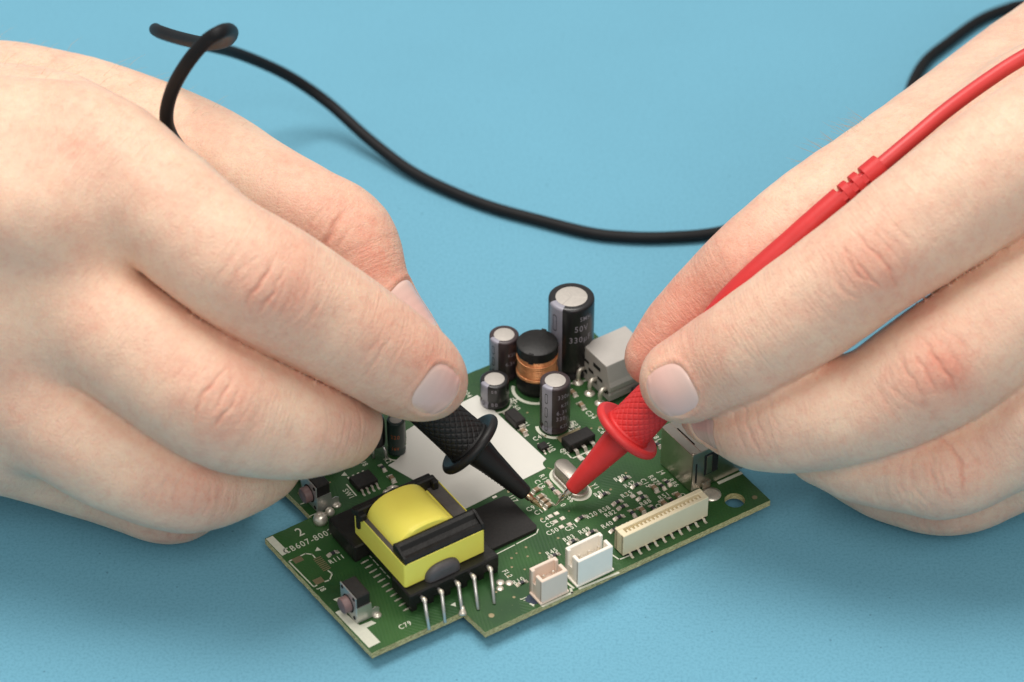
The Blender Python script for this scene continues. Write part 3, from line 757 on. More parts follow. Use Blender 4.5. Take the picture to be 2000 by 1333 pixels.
def mat_mask():
    k = NT('solder_mask')
    v = k.coord()
    n1 = k.n('ShaderNodeTexNoise', Scale=0.06, Detail=3.0, Roughness=0.5)
    k.l(v, n1.inputs['Vector'])
    rp = k.n('ShaderNodeValToRGB')
    rp.color_ramp.elements[0].position = 0.38; rp.color_ramp.elements[0].color = (*s2l((37, 73, 39)), 1)
    rp.color_ramp.elements[1].position = 0.66; rp.color_ramp.elements[1].color = (*s2l((54, 97, 48)), 1)
    k.l(n1.outputs['Fac'], rp.inputs['Fac'])
    # copper traces under the mask: parallel slanted lines gated by patches
    mp = k.n('ShaderNodeMapping'); mp.inputs['Rotation'].default_value = (0, 0, math.radians(20)); k.l(v, mp.inputs['Vector'])
    wv = k.n('ShaderNodeTexWave', Scale=0.42, Distortion=0.6); wv.inputs['Detail Scale'].default_value = 0.05
    wv.inputs['Detail'].default_value = 0.0
    k.l(mp.outputs['Vector'], wv.inputs['Vector'])
    mp2 = k.n('ShaderNodeMapping'); mp2.inputs['Rotation'].default_value = (0, 0, math.radians(-38)); k.l(v, mp2.inputs['Vector'])
    wv2 = k.n('ShaderNodeTexWave', Scale=0.40, Distortion=0.4); wv2.inputs['Detail'].default_value = 0.0
    k.l(mp2.outputs['Vector'], wv2.inputs['Vector'])
    vo = k.n('ShaderNodeTexVoronoi', Scale=0.085); k.l(v, vo.inputs['Vector'])
    sp = k.n('ShaderNodeSeparateColor'); k.l(vo.outputs['Color'], sp.inputs['Color'])
    g1 = k.n('ShaderNodeMath', operation='GREATER_THAN'); g1.inputs[1].default_value = 0.52; k.l(sp.outputs[0], g1.inputs[0])
    g2 = k.n('ShaderNodeMath', operation='GREATER_THAN'); g2.inputs[1].default_value = 0.6; k.l(sp.outputs[1], g2.inputs[0])
    a = k.n('ShaderNodeMath', operation='MULTIPLY'); k.l(wv.outputs['Fac'], a.inputs[0]); k.l(g1.outputs[0], a.inputs[1])
    b = k.n('ShaderNodeMath', operation='MULTIPLY'); k.l(wv2.outputs['Fac'], b.inputs[0]); k.l(g2.outputs[0], b.inputs[1])
    s = k.n('ShaderNodeMath', operation='MAXIMUM'); k.l(a.outputs[0], s.inputs[0]); k.l(b.outputs[0], s.inputs[1])
    mx = k.n('ShaderNodeMix', data_type='RGBA'); mx.inputs[7].default_value = (*s2l((74, 112, 62)), 1)
    fm = k.n('ShaderNodeMath', operation='MULTIPLY'); fm.inputs[1].default_value = 0.12; k.l(s.outputs[0], fm.inputs[0])
    k.l(fm.outputs[0], mx.inputs[0]); k.l(rp.outputs['Color'], mx.inputs[6])
    # dust specks and flux residue
    nd = k.n('ShaderNodeTexNoise', Scale=1.9, Detail=2.0); k.l(v, nd.inputs['Vector'])
    rd = k.n('ShaderNodeMapRange'); rd.inputs['From Min'].default_value = 0.70; rd.inputs['From Max'].default_value = 0.78; rd.inputs['To Max'].default_value = 0.5
    k.l(nd.outputs['Fac'], rd.inputs['Value'])
    m2 = k.n('ShaderNodeMix', data_type='RGBA'); m2.inputs[7].default_value = (*s2l((120, 130, 92)), 1)
    k.l(rd.outputs[0], m2.inputs[0]); k.l(mx.outputs[2], m2.inputs[6])
    k.l(m2.outputs[2], k.b.inputs['Base Color'])
    rr = k.n('ShaderNodeMapRange'); rr.inputs['To Min'].default_value = 0.30; rr.inputs['To Max'].default_value = 0.55
    nr = k.n('ShaderNodeTexNoise', Scale=0.15, Detail=6.0); k.l(v, nr.inputs['Vector']); k.l(nr.outputs['Fac'], rr.inputs['Value'])
    k.l(rr.outputs[0], k.b.inputs['Roughness'])
    k.b.inputs['Specular IOR Level'].default_value = 0.35
    bp = k.n('ShaderNodeBump', Strength=0.35, Distance=0.00006)
    k.l(s.outputs[0], bp.inputs['Height']); k.l(bp.outputs['Normal'], k.b.inputs['Normal'])
    return k.m

def mat_edge():
    k = NT('fibreglass_edge')
    v = k.coord()
    mp = k.n('ShaderNodeMapping'); mp.inputs['Scale'].default_value = (0.9, 0.9, 4.0); k.l(v, mp.inputs['Vector'])
    n = k.n('ShaderNodeTexNoise', Scale=1.4, Detail=5.0, Roughness=0.75); k.l(mp.outputs['Vector'], n.inputs['Vector'])
    rp = k.n('ShaderNodeValToRGB')
    rp.color_ramp.elements[0].position = 0.36; rp.color_ramp.elements[0].color = (*s2l((124, 112, 66)), 1)
    rp.color_ramp.elements[1].position = 0.62; rp.color_ramp.elements[1].color = (*s2l((224, 212, 156)), 1)
    k.l(n.outputs['Fac'], rp.inputs['Fac']); k.l(rp.outputs['Color'], k.b.inputs['Base Color'])
    k.b.inputs['Roughness'].default_value = 0.7
    bp = k.n('ShaderNodeBump', Strength=0.6, Distance=0.0001); k.l(n.outputs['Fac'], bp.inputs['Height']); k.l(bp.outputs['Normal'], k.b.inputs['Normal'])
    return k.m

MASK = mat_mask(); EDGE = mat_edge()
M_SILK = plain('silkscreen', (212, 213, 196), 0.65, var=0.05, vscale=1.5)
M_LABEL = plain('label_paper', (218, 216, 208), 0.7, var=0.025, vscale=0.08, spec=0.3)
M_TIN = plain('tinned_solder', (226, 218, 204), 0.32, 0.6, var=0.15, vscale=1.8, bump=0.6, bscale=1.5)
M_GOLD = plain('bare_copper_pad', (150, 138, 108), 0.45, 0.6, var=0.12, vscale=1.0)
M_STEEL = plain('nickel_steel', (204, 203, 199), 0.32, 0.75, var=0.06, vscale=0.25, bump=0.15, bscale=0.6)
M_SHELL = plain('shield_steel', (206, 199, 188), 0.28, 1.0, var=0.08, vscale=0.25, bump=0.15, bscale=0.6)
M_STEELB = plain('brushed_can', (186, 178, 168), 0.45, 0.9, var=0.05, vscale=1.0, bump=0.25, bscale=2.5)
M_BLACK = plain('black_epoxy', (36, 34, 33), 0.55, var=0.18, vscale=1.2, bump=0.3, bscale=2.5, spec=0.3)
M_BOBBIN = plain('black_phenolic', (28, 27, 26), 0.46, var=0.3, vscale=0.5, bump=0.45, bscale=1.4, spec=0.35)
M_FERRITE = plain('ferrite', (84, 80, 78), 0.7, var=0.16, vscale=0.7, bump=0.4, bscale=1.8)
M_TAPE = plain('yellow_tape', (255, 240, 104), 0.42, var=0.03, vscale=0.18, bump=0.5, bscale=0.3)
M_GREY = plain('grey_plastic', (186, 181, 175), 0.55, var=0.03, vscale=0.4, bump=0.25, bscale=3.0)
M_CREAM = plain('cream_nylon', (232, 220, 188), 0.45, var=0.03, vscale=0.3)
M_BEIGE = plain('beige_nylon', (232, 212, 196), 0.45, var=0.03, vscale=0.3)
M_WHITEP = plain('white_nylon', (246, 240, 229), 0.42, var=0.02, vscale=0.3)
M_MAUVE = plain('mauve_button', (124, 98, 96), 0.5, var=0.05, vscale=0.6, bump=0.2, bscale=2.0)
M_COPPER = plain('enamelled_copper', (238, 168, 116), 0.34, 0.6, var=0.12, vscale=0.9)
M_CAPTOP = plain('capacitor_aluminium', (184, 178, 171), 0.6, 0.25, var=0.05, vscale=1.2, bump=0.3, bscale=3.5)
M_SLEEVE_BR = plain('brown_sleeve', (60, 48, 50), 0.34, var=0.12, vscale=0.4)
M_SLEEVE_BK = plain('black_sleeve', (32, 31, 33), 0.32, var=0.12, vscale=0.4)
M_SLEEVE_GN = plain('dark_green_sleeve', (36, 52, 50), 0.35, var=0.12, vscale=0.4)
M_STRIPE = plain('lilac_grey_stripe', (150, 148, 160), 0.36, var=0.05, vscale=0.4)
M_PRINT = plain('lilac_grey_print', (148, 142, 152), 0.45, var=0.04, vscale=0.8)
M_ORANGE = plain('orange_print', (170, 92, 52), 0.5, var=0.05, vscale=0.8)
M_RES = plain('resistor_black', (52, 52, 58), 0.4, var=0.1, vscale=2.0)
M_CER = plain('ceramic_brown', (142, 118, 92), 0.5, var=0.12, vscale=1.6)
M_CERP = plain('ceramic_pale', (198, 176, 164), 0.5, var=0.08, vscale=1.6)
M_CUT = plain('dark_hollow', (26, 25, 24), 0.8, var=0.05)
M_EPOXYG = plain('grey_epoxy', (84, 80, 82), 0.5, var=0.1, vscale=0.6)
M_INK = plain('blue_ink', (34, 50, 70), 0.4, var=0.3, vscale=1.2)

def curve_mesh(splines, extrude, name):
    cu = bpy.data.curves.new(name, 'CURVE')
    cu.dimensions = '2D'; cu.fill_mode = 'BOTH'; cu.extrude = extrude
    for pts in splines:
        sp = cu.splines.new('POLY'); sp.points.add(len(pts)-1)
        for p, (x, y) in zip(sp.points, pts):
            p.co = (x, y, 0, 1)
        sp.use_cyclic_u = True
    ob = bpy.data.objects.new(name, cu)
    col.objects.link(ob)
    me = bpy.data.meshes.new_from_object(ob.evaluated_get(bpy.context.evaluated_depsgraph_get()))
    bpy.data.objects.remove(ob); bpy.data.curves.remove(cu)
    return me

OUT = [(0, 0), (70.4, -0.9), (71.0, 67.3), (-12.9, 69.0), (-11.8, 47.55), (-23.0, 47.4), (-21.7, 7.55), (-0.5, 7.2)]
def rough_edge(poly, step=1.2, amp=0.06):
    out = []
    for i, p in enumerate(poly):
        q = poly[(i+1) % len(poly)]
        L = math.dist(p, q); n = max(1, int(L/step))
        nx, ny = (q[1]-p[1])/L, -(q[0]-p[0])/L
        for k in range(n):
            t = k/n; j = 0 if k == 0 else random.uniform(-amp, amp)
            out.append((p[0]+(q[0]-p[0])*t+nx*j, p[1]+(q[1]-p[1])*t+ny*j))
    return out
hole = [(64.2+2.15*math.cos(2*math.pi*i/40), 3.2+2.15*math.sin(2*math.pi*i/40)) for i in range(40)]
me = curve_mesh([rough_edge(OUT), hole], 0.75, 'laminate')
for vtx in me.vertices:
    vtx.co = Vector((vtx.co.x, vtx.co.y, vtx.co.z-0.75))*S
me.materials.clear(); me.materials.append(MASK); me.materials.append(EDGE)
me.update()
for p in me.polygons:
    p.material_index = 0 if abs(p.normal.z) > 0.5 else 1
    p.use_smooth = False
lam = bpy.data.objects.new('laminate', me); col.objects.link(lam); lam.parent = board_root

def part(mb, name, mat, parent=None, smooth=False, auto=None):
    return mb.build(name, mat, parent if parent is not None else board_root, smooth, auto)

def flat(poly, name, mat, z=0.03, th=0.02, parent=None):
    """thin printed or stuck-on sheet"""
    area2 = sum(poly[i][0]*poly[(i+1) % len(poly)][1]-poly[(i+1) % len(poly)][0]*poly[i][1] for i in range(len(poly)))
    if area2 < 0: poly = poly[::-1]
    return part(MB().prism(poly, z-th if z-th > 0.004 else 0.004, z), name, mat, parent)

def stroke(pts, w, name, mat=None, z=0.03, closed=False):
    """printed line of width w"""
    mb = MB()
    P = list(pts) + ([pts[0]] if closed else [])
    for a, b in zip(P[:-1], P[1:]):
        L = math.dist(a, b); dx, dy = (b[0]-a[0])/L*w/2, (b[1]-a[1])/L*w/2
        mb.prism([(a[0]-dx+dy, a[1]-dy-dx), (b[0]+dx+dy, b[1]+dy-dx), (b[0]+dx-dy, b[1]+dy+dx), (a[0]-dx-dy, a[1]-dy+dx)], 0.005, z)
    return part(mb, name, mat or M_SILK)

def dup_tree(src, loc, rz=0.0):
    o = src.copy(); col.objects.link(o)
    o.location = Vector(loc)*S; o.rotation_euler = (0, 0, rz)
    for ch in src.children:
        c = ch.copy(); col.objects.link(c); c.parent = o
    return o

# ---- print on the mask -----------------------------------------------------
TEXTS = []
def text_meshes(items):
    """items: (string, size, stretch, bold) -> list of flat meshes centred on the origin"""
    obs = []
    for (s, size, stretch, bold) in items:
        cu = bpy.data.curves.new('txt', 'FONT')
        cu.body = s; cu.size = size; cu.align_x = 'CENTER'; cu.align_y = 'CENTER'; cu.offset = bold; cu.resolution_u = 3; cu.space_character = 1.2
        ob = bpy.data.objects.new('txt', cu); col.objects.link(ob); obs.append((ob, cu, stretch))
    dg = bpy.context.evaluated_depsgraph_get()
    res = []
    for ob, cu, stretch in obs:
        m_ = bpy.data.meshes.new_from_object(ob.evaluated_get(dg))
        for vtx in m_.vertices:
            vtx.co.x *= stretch
        res.append(m_)
    for ob, cu, _ in obs:
        bpy.data.objects.remove(ob); bpy.data.curves.remove(cu)
    return res

V = -math.pi/2
SILK = [('R80', 48.2, 22.0, 0, 1.75), ('R42', 48.8, 19.3, 0, 1.75), ('R81', 42.0, 20.5, 0, 1.75), ('R35', 46.5, 17.1, 0, 1.75), ('R58', 40.0, 15.9, 0, 1.75),
        ('R82', 40.3, 14.2, 0, 1.75), ('R40', 37.8, 11.8, 0, 1.75), ('R90', 41.5, 9.6, 0, 1.75), ('R88', 48.3, 12.9, 0, 1.75), ('R51', 52.7, 12.4, 0, 1.75),
        ('R20', 36.8, 16.0, 0, 1.75), ('C4', 27.9, 20.2, 0, 1.75), ('C5', 28.0, 18.4, 0, 1.75), ('C50', 27.3, 16.4, 0, 1.75), ('C51', 31.2, 15.3, 0, 1.75),
        ('R89', 32.9, 13.0, 0, 1.75), ('R83', 29.0, 12.9, 0, 1.75), ('R91', 33.8, 10.1, 0, 1.75), ('R85', 28.7, 10.2, 0, 1.75), ('C1', 28.2, 22.8, 0, 1.75),
        ('C9', 27.4, 24.6, 0, 1.75), ('R45', 23.8, 11.5, 0, 1.75), ('R10', 13.5, 8.3, 0, 1.75), ('C79', -12.2, 10.4, 0, 1.75), ('R111', -13.9, 34.0, 0, 1.75),
        ('C41', 41.2, 42.0, 0, 1.75), ('C4', 56.0, 10.1, V, 1.75), ('C2', 49.9, 10.3, V, 1.75), ('R87', 53.8, 17.8, V, 1.75), ('C15', 51.8, 17.8, V, 1.75),
        ('R86', 56.7, 14.6, V, 1.75), ('J4', 56.5, 18.5, V, 1.75), ('R19', 34.9, 30.7, V, 1.75), ('C19', 33.1, 29.8, V, 1.75), ('36', 35.9, 22.3, V, 1.75),
        ('0', 33.6, 21.8, V, 1.75), ('I17', 26.0, 29.1, V, 1.75), ('Y1', 42.4, 22.8, V, 1.75), ('FL2', 12.7, 11.3, V, 1.75), ('J7', 11.8, 3.2, V, 1.75),
        ('J8', -20.7, 28.3, V, 1.75), ('SW1', -1.8, 49.4, V, 1.75), ('U8', 5.8, 55.8, V, 1.75), ('C93', 49.9, 41.1, V, 1.75), ('U10', 41.4, 38.1, V, 1.75),
        ('Q7', 43.1, 35.3, V, 1.75), ('C34', 54.5, 41.9, V, 1.75), ('C6', 53.5, 36.4, V, 1.75), ('C81', 62.0, 28.3, V, 1.75), ('C60', 42.5, 53.2, V, 1.75),
        ('D91', 41.1, 47.6, V, 1.75), ('904', 36.1, 62.4, V, 1.75), ('R2', 10.4, 53.7, V, 1.75), ('+', 48.5, 40.2, 0, 3.60), ('+', 43.6, 54.7, 0, 3.40),
        ('2', -16.1, 45.0, 0, 3.50), ('CB607-8002A', -15.3, 41.7, 0, 2.30)
]
for (s, x, y, rz, size), m_ in zip(SILK, text_meshes([(q[0], q[4], 0.84, 0.018) for q in SILK])):
    for vtx in m_.vertices:
        vtx.co = Vector((vtx.co.x*S, vtx.co.y*S, 0.03*S))
    m_.materials.clear(); m_.materials.append(M_SILK); m_.name = 'silkscreen_text'
    o = bpy.data.objects.new('silkscreen_text', m_); col.objects.link(o); o.parent = board_root
    o.location = (x*S, y*S, 0); o.rotation_euler = (0, 0, rz)

flat([(-22.9, 47.2), (-21.3, 47.2), (-20.9, 41.2), (-22.6, 41.0)], 'printed_patch', M_SILK)
flat([(-21.9, 21.2), (-20.5, 21.2), (-19.7, 15.4), (-17.1, 15.2), (-16.6, 14.1), (-18.9, 14.1), (-18.7, 9.2), (-21.4, 9.1)], 'printed_patch', M_SILK)
# unpopulated socket outline by the left corner
stroke([(-21.6, 38.9), (-22.3, 38.9), (-21.8, 29.7), (-21.1, 29.8)], 0.26, 'printed_line')
stroke([(-19.1, 29.8), (-18.1, 29.7), (-16.8, 30.9), (-17.0, 32.1)], 0.26, 'printed_line')
stroke([(-17.3, 36.9), (-17.3, 38.0), (-18.3, 39.0), (-19.6, 38.9)], 0.26, 'printed_line')
for (x, y) in ((-20.5, 38.3), (-20.1, 30.7)):
    flat([(x-1, y-.8), (x+1, y-.8), (x+1, y+.8), (x-1, y+.8)], 'solder_pad', M_GOLD)
for i in range(8):
    y = 36.5-i*0.555
    part(MB().box(-17.9, -16.1, y-.14, y+.14, 0.004, 0.05), 'solder_pad', M_GOLD)
def tri(x, y, s, rz=0, n='printed_triangle'):
    flat([(x+s*math.cos(rz+a), y+s*math.sin(rz+a)) for a in (0, 2.1, 4.2)], n, M_SILK)
tri(-15.6, 38.6, 0.75, 1.2); tri(61.0, 22.6, 0.8, 1.0); tri(-1.0, 9.9, 0.0001+0.7, 0.6); tri(12.2, 1.3, 0.75, 0.3); tri(0.6, 55.0, 0.8, 1.0); tri(-19.7, 24.0, 0.9, 0.4)
stroke([(13.9, 17.25), (18.6, 17.45)], 0.24, 'printed_line'); stroke([(19.2, 17.5), (24.3, 17.8), (25.2, 18.6)], 0.24, 'printed_line')
for k in range(6):
    y0 = 31.1-k*1.35; stroke([(-7.75, y0), (-7.72, y0-(0.95 if k % 2 else 0.6))], 0.2, 'printed_line')
for i in range(11):                   # leg pads of a hidden chip beside the transformer
    y = 30.2-i*1.62
    part(MB().box(-10.4, -9.2, y-.16, y+.16, 0.004, 0.06).box(-10.0, -8.6, y-.14, y+.14, .06, 0.25, .05), 'chip_lead', M_TIN)
for (cx, cy, r, a0, a1, w) in ((46.1, 43.2, 4.2, 2.6, 6.1, .75), (49.6, 55.6, 5.4, 2.4, 5.2, .75), (59.9, 57.4, 5.8, 3.2, 5.0, .5), (13.6, 54.8, 2.9, 3.0, 6.2, .4), (39.6, 56.9, 3.9, 4.2, 6.0, .4)):
    n = 26
    A_ = [(cx+r*math.cos(a0+(a1-a0)*i/n), cy+r*math.sin(a0+(a1-a0)*i/n)) for i in range(n+1)]
    B_ = [(cx+(r-w)*math.cos(a0+(a1-a0)*i/n), cy+(r-w)*math.sin(a0+(a1-a0)*i/n)) for i in range(n+1)]
    mb = MB()
    for i in range(n):
        mb.prism([A_[i], A_[i+1], B_[i+1], B_[i]], 0.005, 0.03)
    part(mb, 'printed_ring', M_SILK)
stroke([(-13.0+1.4, 52.2), (-10.2, 52.0)], 0.2, 'printed_line'); stroke([(-12.0, 48.0), (-10.0, 48.1)], 0.2, 'printed_line')
stroke([(-0.6, 52.0), (-0.7, 48.1)], 0.28, 'printed_line')
stroke([(64.8, 9.3), (70.2, 9.2)], 0.8, 'printed_line'); stroke([(56.9, 8.9), (59.8, 8.9)], 0.7, 'printed_line')
stroke([(33.4, 5.0), (34.0, 2.1), (36.6, 1.9)], 0.3, 'printed_line')
stroke([(43.3, 36.2), (43.3, 32.6), (50.6, 32.4)], 0.28, 'printed_line')
stroke([(22.6, -0.3), (31.6, -0.9)], 0.5, 'printed_line'); stroke([(13.6, -0.3), (20.6, -0.4), (21.0, 0.6)], 0.5, 'printed_line')
stroke([(21.2, 3.6), (21.6, 0.6)], 0.45, 'printed_line')
stroke([(37.4, 33.0), (38.2, 31.6), (39.2, 31.4)], 0.18, 'printed_line', M_GOLD)

# white label stuck on the mask
lab = [(37.7, 60.7), (38.6, 35.4), (37.4, 34.9), (37.0, 34.2), (36.9, 33.1), (15.6, 32.0), (14.6, 36.0), (9.7, 52.2)]
arc = [(11.6, 52.5), (13.4, 53.2), (15.0, 54.2), (16.4, 55.8), (17.6, 57.6), (18.6, 59.4), (21.7, 60.0)]
flat(lab+arc, 'paper_label', M_LABEL, z=0.16, th=0.15)

# vias and bare pads
def ring(x, y, r, name, mat, hole_mat=None):
    p = part(MB().lathe([(r, 0.004), (r, 0.05), (r*.55, 0.06)], 14, (x, y, 0)), name, mat)
    return p
VIAS = [(16.0, 14.6), (17.6, 15.2), (19.0, 13.2), (20.2, 15.6), (14.6, 12.4), (16.4, 10.4), (12.6, 10.6), (21.6, 12.6), (27.2, 14.2), (29.0, 10.4), (31.2, 16.4), (33.6, 19.6), (41.6, 23.2), (44.6, 20.2), (46.6, 17.2),
        (50.2, 22.6), (52.6, 16.6), (45.2, 12.4), (49.0, 10.2), (53.6, 29.2), (52.2, 38.2), (55.4, 41.0), (42.6, 41.6), (43.6, 50.0), (47.4, 39.4), (38.9, 9.2), (10.2, 5.0), (8.0, 8.2), (26.4, 31.4), (27.6, 20.8), (37.6, 15.4),
        (-3.2, 54.6), (-1.6, 58.4), (5.6, 62.2), (28.2, 63.4), (33.0, 64.8), (54.8, 50.6), (66.6, 27.0), (67.8, 33.2), (55.0, 31.8)]
for (x, y) in VIAS:
    ring(x, y, random.uniform(0.2, 0.32), 'via', M_GOLD)
for (x, y, r) in ((3.6, 3.2, .75), (68.2, 1.6, .72), (53.9, 37.4, .5), (50.1, 38.9, .5), (26.6, 33.2-1.6, .45)):
    ring(x, y, r*.8, 'test_pad', M_GOLD)
part(MB().lathe([(2.15, 0.006), (2.15, 0.05), (1.2, 0.3), (0.6, 0.34)], 24, (59.8+1.4, 7.4, 0)), 'solder_joint', M_TIN, smooth=True)

# ---- small chip components -------------------------------------------------
def smd(name, body_mat, l=1.45, w=0.74, h=0.45):
    o = part(MB().box(-l/2+.28, l/2-.28, -w/2, w/2, 0.08, h, .04), name, body_mat)
    for s in (-1, 1):
        x0, x1 = sorted((s*(l/2-.30), s*(l/2+.02)))
        xp0, xp1 = sorted((s*(l/2+.45), s*(l/2-.06)))
        mb = MB().box(x0, x1, -w/2-.02, w/2+.02, 0.06, h+.02, .05)
        # solder fillet on its pad
        y = w/2+.12
        a, b = s*(l/2), s*(l/2+.66)
        vs = [(a, -y, .005), (b, -y, .005), (b, y, .005), (a, y, .005), (a, -y*.8, h*.8), (a, y*.8, h*.8), (b*.5+a*.5, -y*.7, .16), (b*.5+a*.5, y*.7, .16)]
        fs = [(0, 1, 6, 4), (3, 5, 7, 2), (1, 2, 7, 6), (6, 7, 5, 4), (0, 4, 5, 3), (0, 3, 2, 1)]
        mb.add(vs, fs if s > 0 else [f[::-1] for f in fs])
        part(mb, 'end_cap', M_TIN, o)
    return o
res0 = smd('resistor', M_RES); cap0 = smd('ceramic_capacitor', M_CER, 1.6, 0.95, .7); cpp0 = smd('ceramic_capacitor', M_CERP, 1.5, 0.85, .6)
SMDS = [('r', 49.0, 21.2, 0), ('r', 49.7, 18.2, 0), ('r', 42.5, 19.6, 0), ('r', 48.5, 14.4, 0), ('r', 43.4, 16.1, 0),
        ('r', 43.5, 14.4, 0), ('r', 41.1, 12.2, 0), ('r', 38.2, 9.7, 0), ('r', 34.4, 16.4, 0), ('r', 33.9, 11.7, 0),
        ('r', 29.1, 11.6, 0), ('r', 23.6, 10.3, 0), ('r', 13.7, 7.4, 0), ('r', 54.0, 15.0, V), ('r', 55.6, 15.3, V),
        ('r', 44.1, 11.7, V), ('r', 48.5, 10.5, V), ('r', 53.1, 10.3, V), ('c', 52.3, 15.3, V), ('c', 46.2, 11.2, V),
        ('c', 51.2, 10.4, V), ('c', 55.0, 10.7, V), ('p', 34.7, 28.5, V), ('r', 34.5, 26.7, V), ('p', 34.6, 25.1, V),
        ('c', 31.4, 28.4, 0.15), ('c', 30.9, 26.2, 0.15), ('c', 30.9, 24.7, 0.15), ('c', 30.9, 23.2, 0.15), ('c', 54.5, 45.3, V),
        ('c', 55.3, 49.8, V), ('c', 39.3, 45.2, V), ('r', 60.9, 26.0, V), ('c', 58.0, 25.0, V), ('r', 8.3, 52.2, V),
        ('c', 8.1, 48.2, V), ('r', -13.7, 35.8, 0)
]
used = set()
for (kind, x, y, rz) in SMDS:
    src = {'r': res0, 'c': cap0, 'p': cpp0}[kind]
    if kind not in used:
        used.add(kind); src.location = (x*S, y*S, 0); src.rotation_euler = (0, 0, rz+random.uniform(-.05, .05))
    else:
        dup_tree(src, (x, y, 0), rz+random.uniform(-.05, .05))
PADS = [(47.2, 15.9), (49.0, 15.9), (29.5, 20.4), (31.0, 20.4), (29.4, 18.5),
        (31.2, 18.5), (29.6, 16.5), (31.4, 16.2)
]
for (x, y) in PADS:
    part(MB().box(x-.55, x+.55, y-.5, y+.5, 0.004, 0.16, .07), 'solder_pad', M_TIN)
for (x, y, r) in ((10.2, 10.0, 0.9), (11.6, 8.9, 0.85), (9.2, 8.6, 0.8)):       # half-moon pads beside the transformer
    part(MB().lathe([(r, .004), (r*.95, .12), (r*.5, .2)], 16, (x, y, 0)), 'solder_pad', M_TIN, smooth=True)

# ---- packages with legs ----------------------------------------------------
def gull(mb, x0, y0, dx, dy, w, h, out):
    """one bent lead leaving a body at (x0, y0, h) along (dx, dy)"""
    nx, ny = -dy*w/2, dx*w/2
    prof = [(-0.1, h), (out*.35, h), (out*.55, 0.1), (out, 0.06)]
    t = 0.14
    for (a, za), (b, zb) in zip(prof[:-1], prof[1:]):
        vs = []
        for (q, z) in ((a, za), (b, zb)):
            for sgn in (-1, 1):
                vs += [(x0+dx*q+sgn*nx, y0+dy*q+sgn*ny, z-t/2), (x0+dx*q+sgn*nx, y0+dy*q+sgn*ny, z+t/2)]
        mb.add(vs, [(0, 4, 5, 1), (2, 3, 7, 6), (1, 5, 7, 3), (0, 2, 6, 4), (0, 1, 3, 2), (4, 6, 7, 5)])
    return mb
# eight-pin chip under the holding fingers
so = part(MB().box(0.1, 4.9, 48.4, 52.3, 0.25, 1.55, .12), 'eight_pin_chip', M_BLACK)
for i in range(4):
    x = 0.75+i*1.2
    part(gull(MB(), x, 48.4, 0, -1, .45, .7, 1.5), 'chip_lead', M_TIN, so)
    part(gull(MB(), x, 52.3, 0, 1, .45, .7, 1.5), 'chip_lead', M_TIN, so)
# transistor between the tall capacitor and the red probe
tr_ = part(MB().box(43.7, 50.4, 34.0, 37.4, 0.15, 2.3, .22), 'power_transistor', M_BLACK)
for x in (44.9, 47.0, 49.2):
    part(gull(MB(), x, 34.0, 0, -1, .8, .9, 2.6), 'chip_lead', M_TIN, tr_)
    part(MB().box(x-.6, x+.6, 30.8, 32.3, .004, .14, .05), 'solder_pad', M_TIN, tr_)
part(MB().box(44.6, 49.8, 37.4, 38.5, .06, .5, .05), 'heat_tab', M_TIN, tr_)
part(MB().box(44.2, 50.0, 38.0, 39.9, .004, .09), 'solder_pad', M_GOLD, tr_)
# diode beside the white label
di = part(MB().box(38.4, 41.0, 46.6, 51.2, 0.15, 2.1, .2), 'diode', M_BLACK)
for s, y in ((-1, 46.6), (1, 51.2)):
    part(gull(MB(), 39.7, y, 0, s, 1.4, 1.0, 1.7), 'chip_lead', M_TIN, di)
# tiny three-leg chip
u10 = part(MB().box(39.0, 40.9, 37.6, 39.5, 0.12, 1.1, .1), 'small_chip', M_BLACK)
for (x, y, s) in ((39.4, 37.6, -1), (40.5, 37.6, -1), (39.9, 39.5, 1)):
    part(gull(MB(), x, y, 0, s, .4, .5, 1.0), 'chip_lead', M_TIN, u10)
# large flat memory chip beside the transformer
part(MB().prism([(9.8, 18.3), (24.4, 18.3), (25.1, 19.0), (25.1, 29.5), (24.4, 30.2), (9.8, 30.2)], 0.1, 0.85), 'flat_chip', M_BLACK)
part(MB().box(22.6, 23.6, 31.6-.2, 32.2-.2, .004, .05), 'solder_pad', M_TIN)

# ---- crystal ---------------------------------------------------------------
def stadium(cx, cy, a, b, n=14):
    """a = half length along y incl. ends, b = half width along x"""
    pts = []
    for i in range(n+1):
        t = math.pi*i/n; pts.append((cx+b*math.cos(t), cy+(a-b)+b*math.sin(t)))
    for i in range(n+1):
        t = math.pi+math.pi*i/n; pts.append((cx+b*math.cos(t), cy-(a-b)+b*math.sin(t)))
    return pts
def loft(levels):
    mb = MB(); n = len(levels[0][0])
    vs = [(x, y, z) for poly, z in levels for x, y in poly]
    fs = [(k*n+i, k*n+(i+1) % n, (k+1)*n+(i+1) % n, (k+1)*n+i) for k in range(len(levels)-1) for i in range(n)]
    fs += [tuple(range(n-1, -1, -1)), tuple((len(levels)-1)*n+i for i in range(n))]
    return mb.add(vs, fs)
cx, cy = 38.6, 26.3
st = lambda d: stadium(cx, cy, 5.1-d, 2.15-d)
xt = part(loft([(st(0), .3), (st(0), .75), (st(.12), .85), (st(.38), .9), (st(.42), 1.1), (st(.42), 3.1), (st(.5), 3.35), (st(.72), 3.5)]), 'crystal_can', M_STEELB, auto=40)
part(loft([(stadium(cx, cy, 5.8, 2.75), .005), (stadium(cx, cy, 5.8, 2.75), .03)]), 'printed_ring', M_SILK, xt)

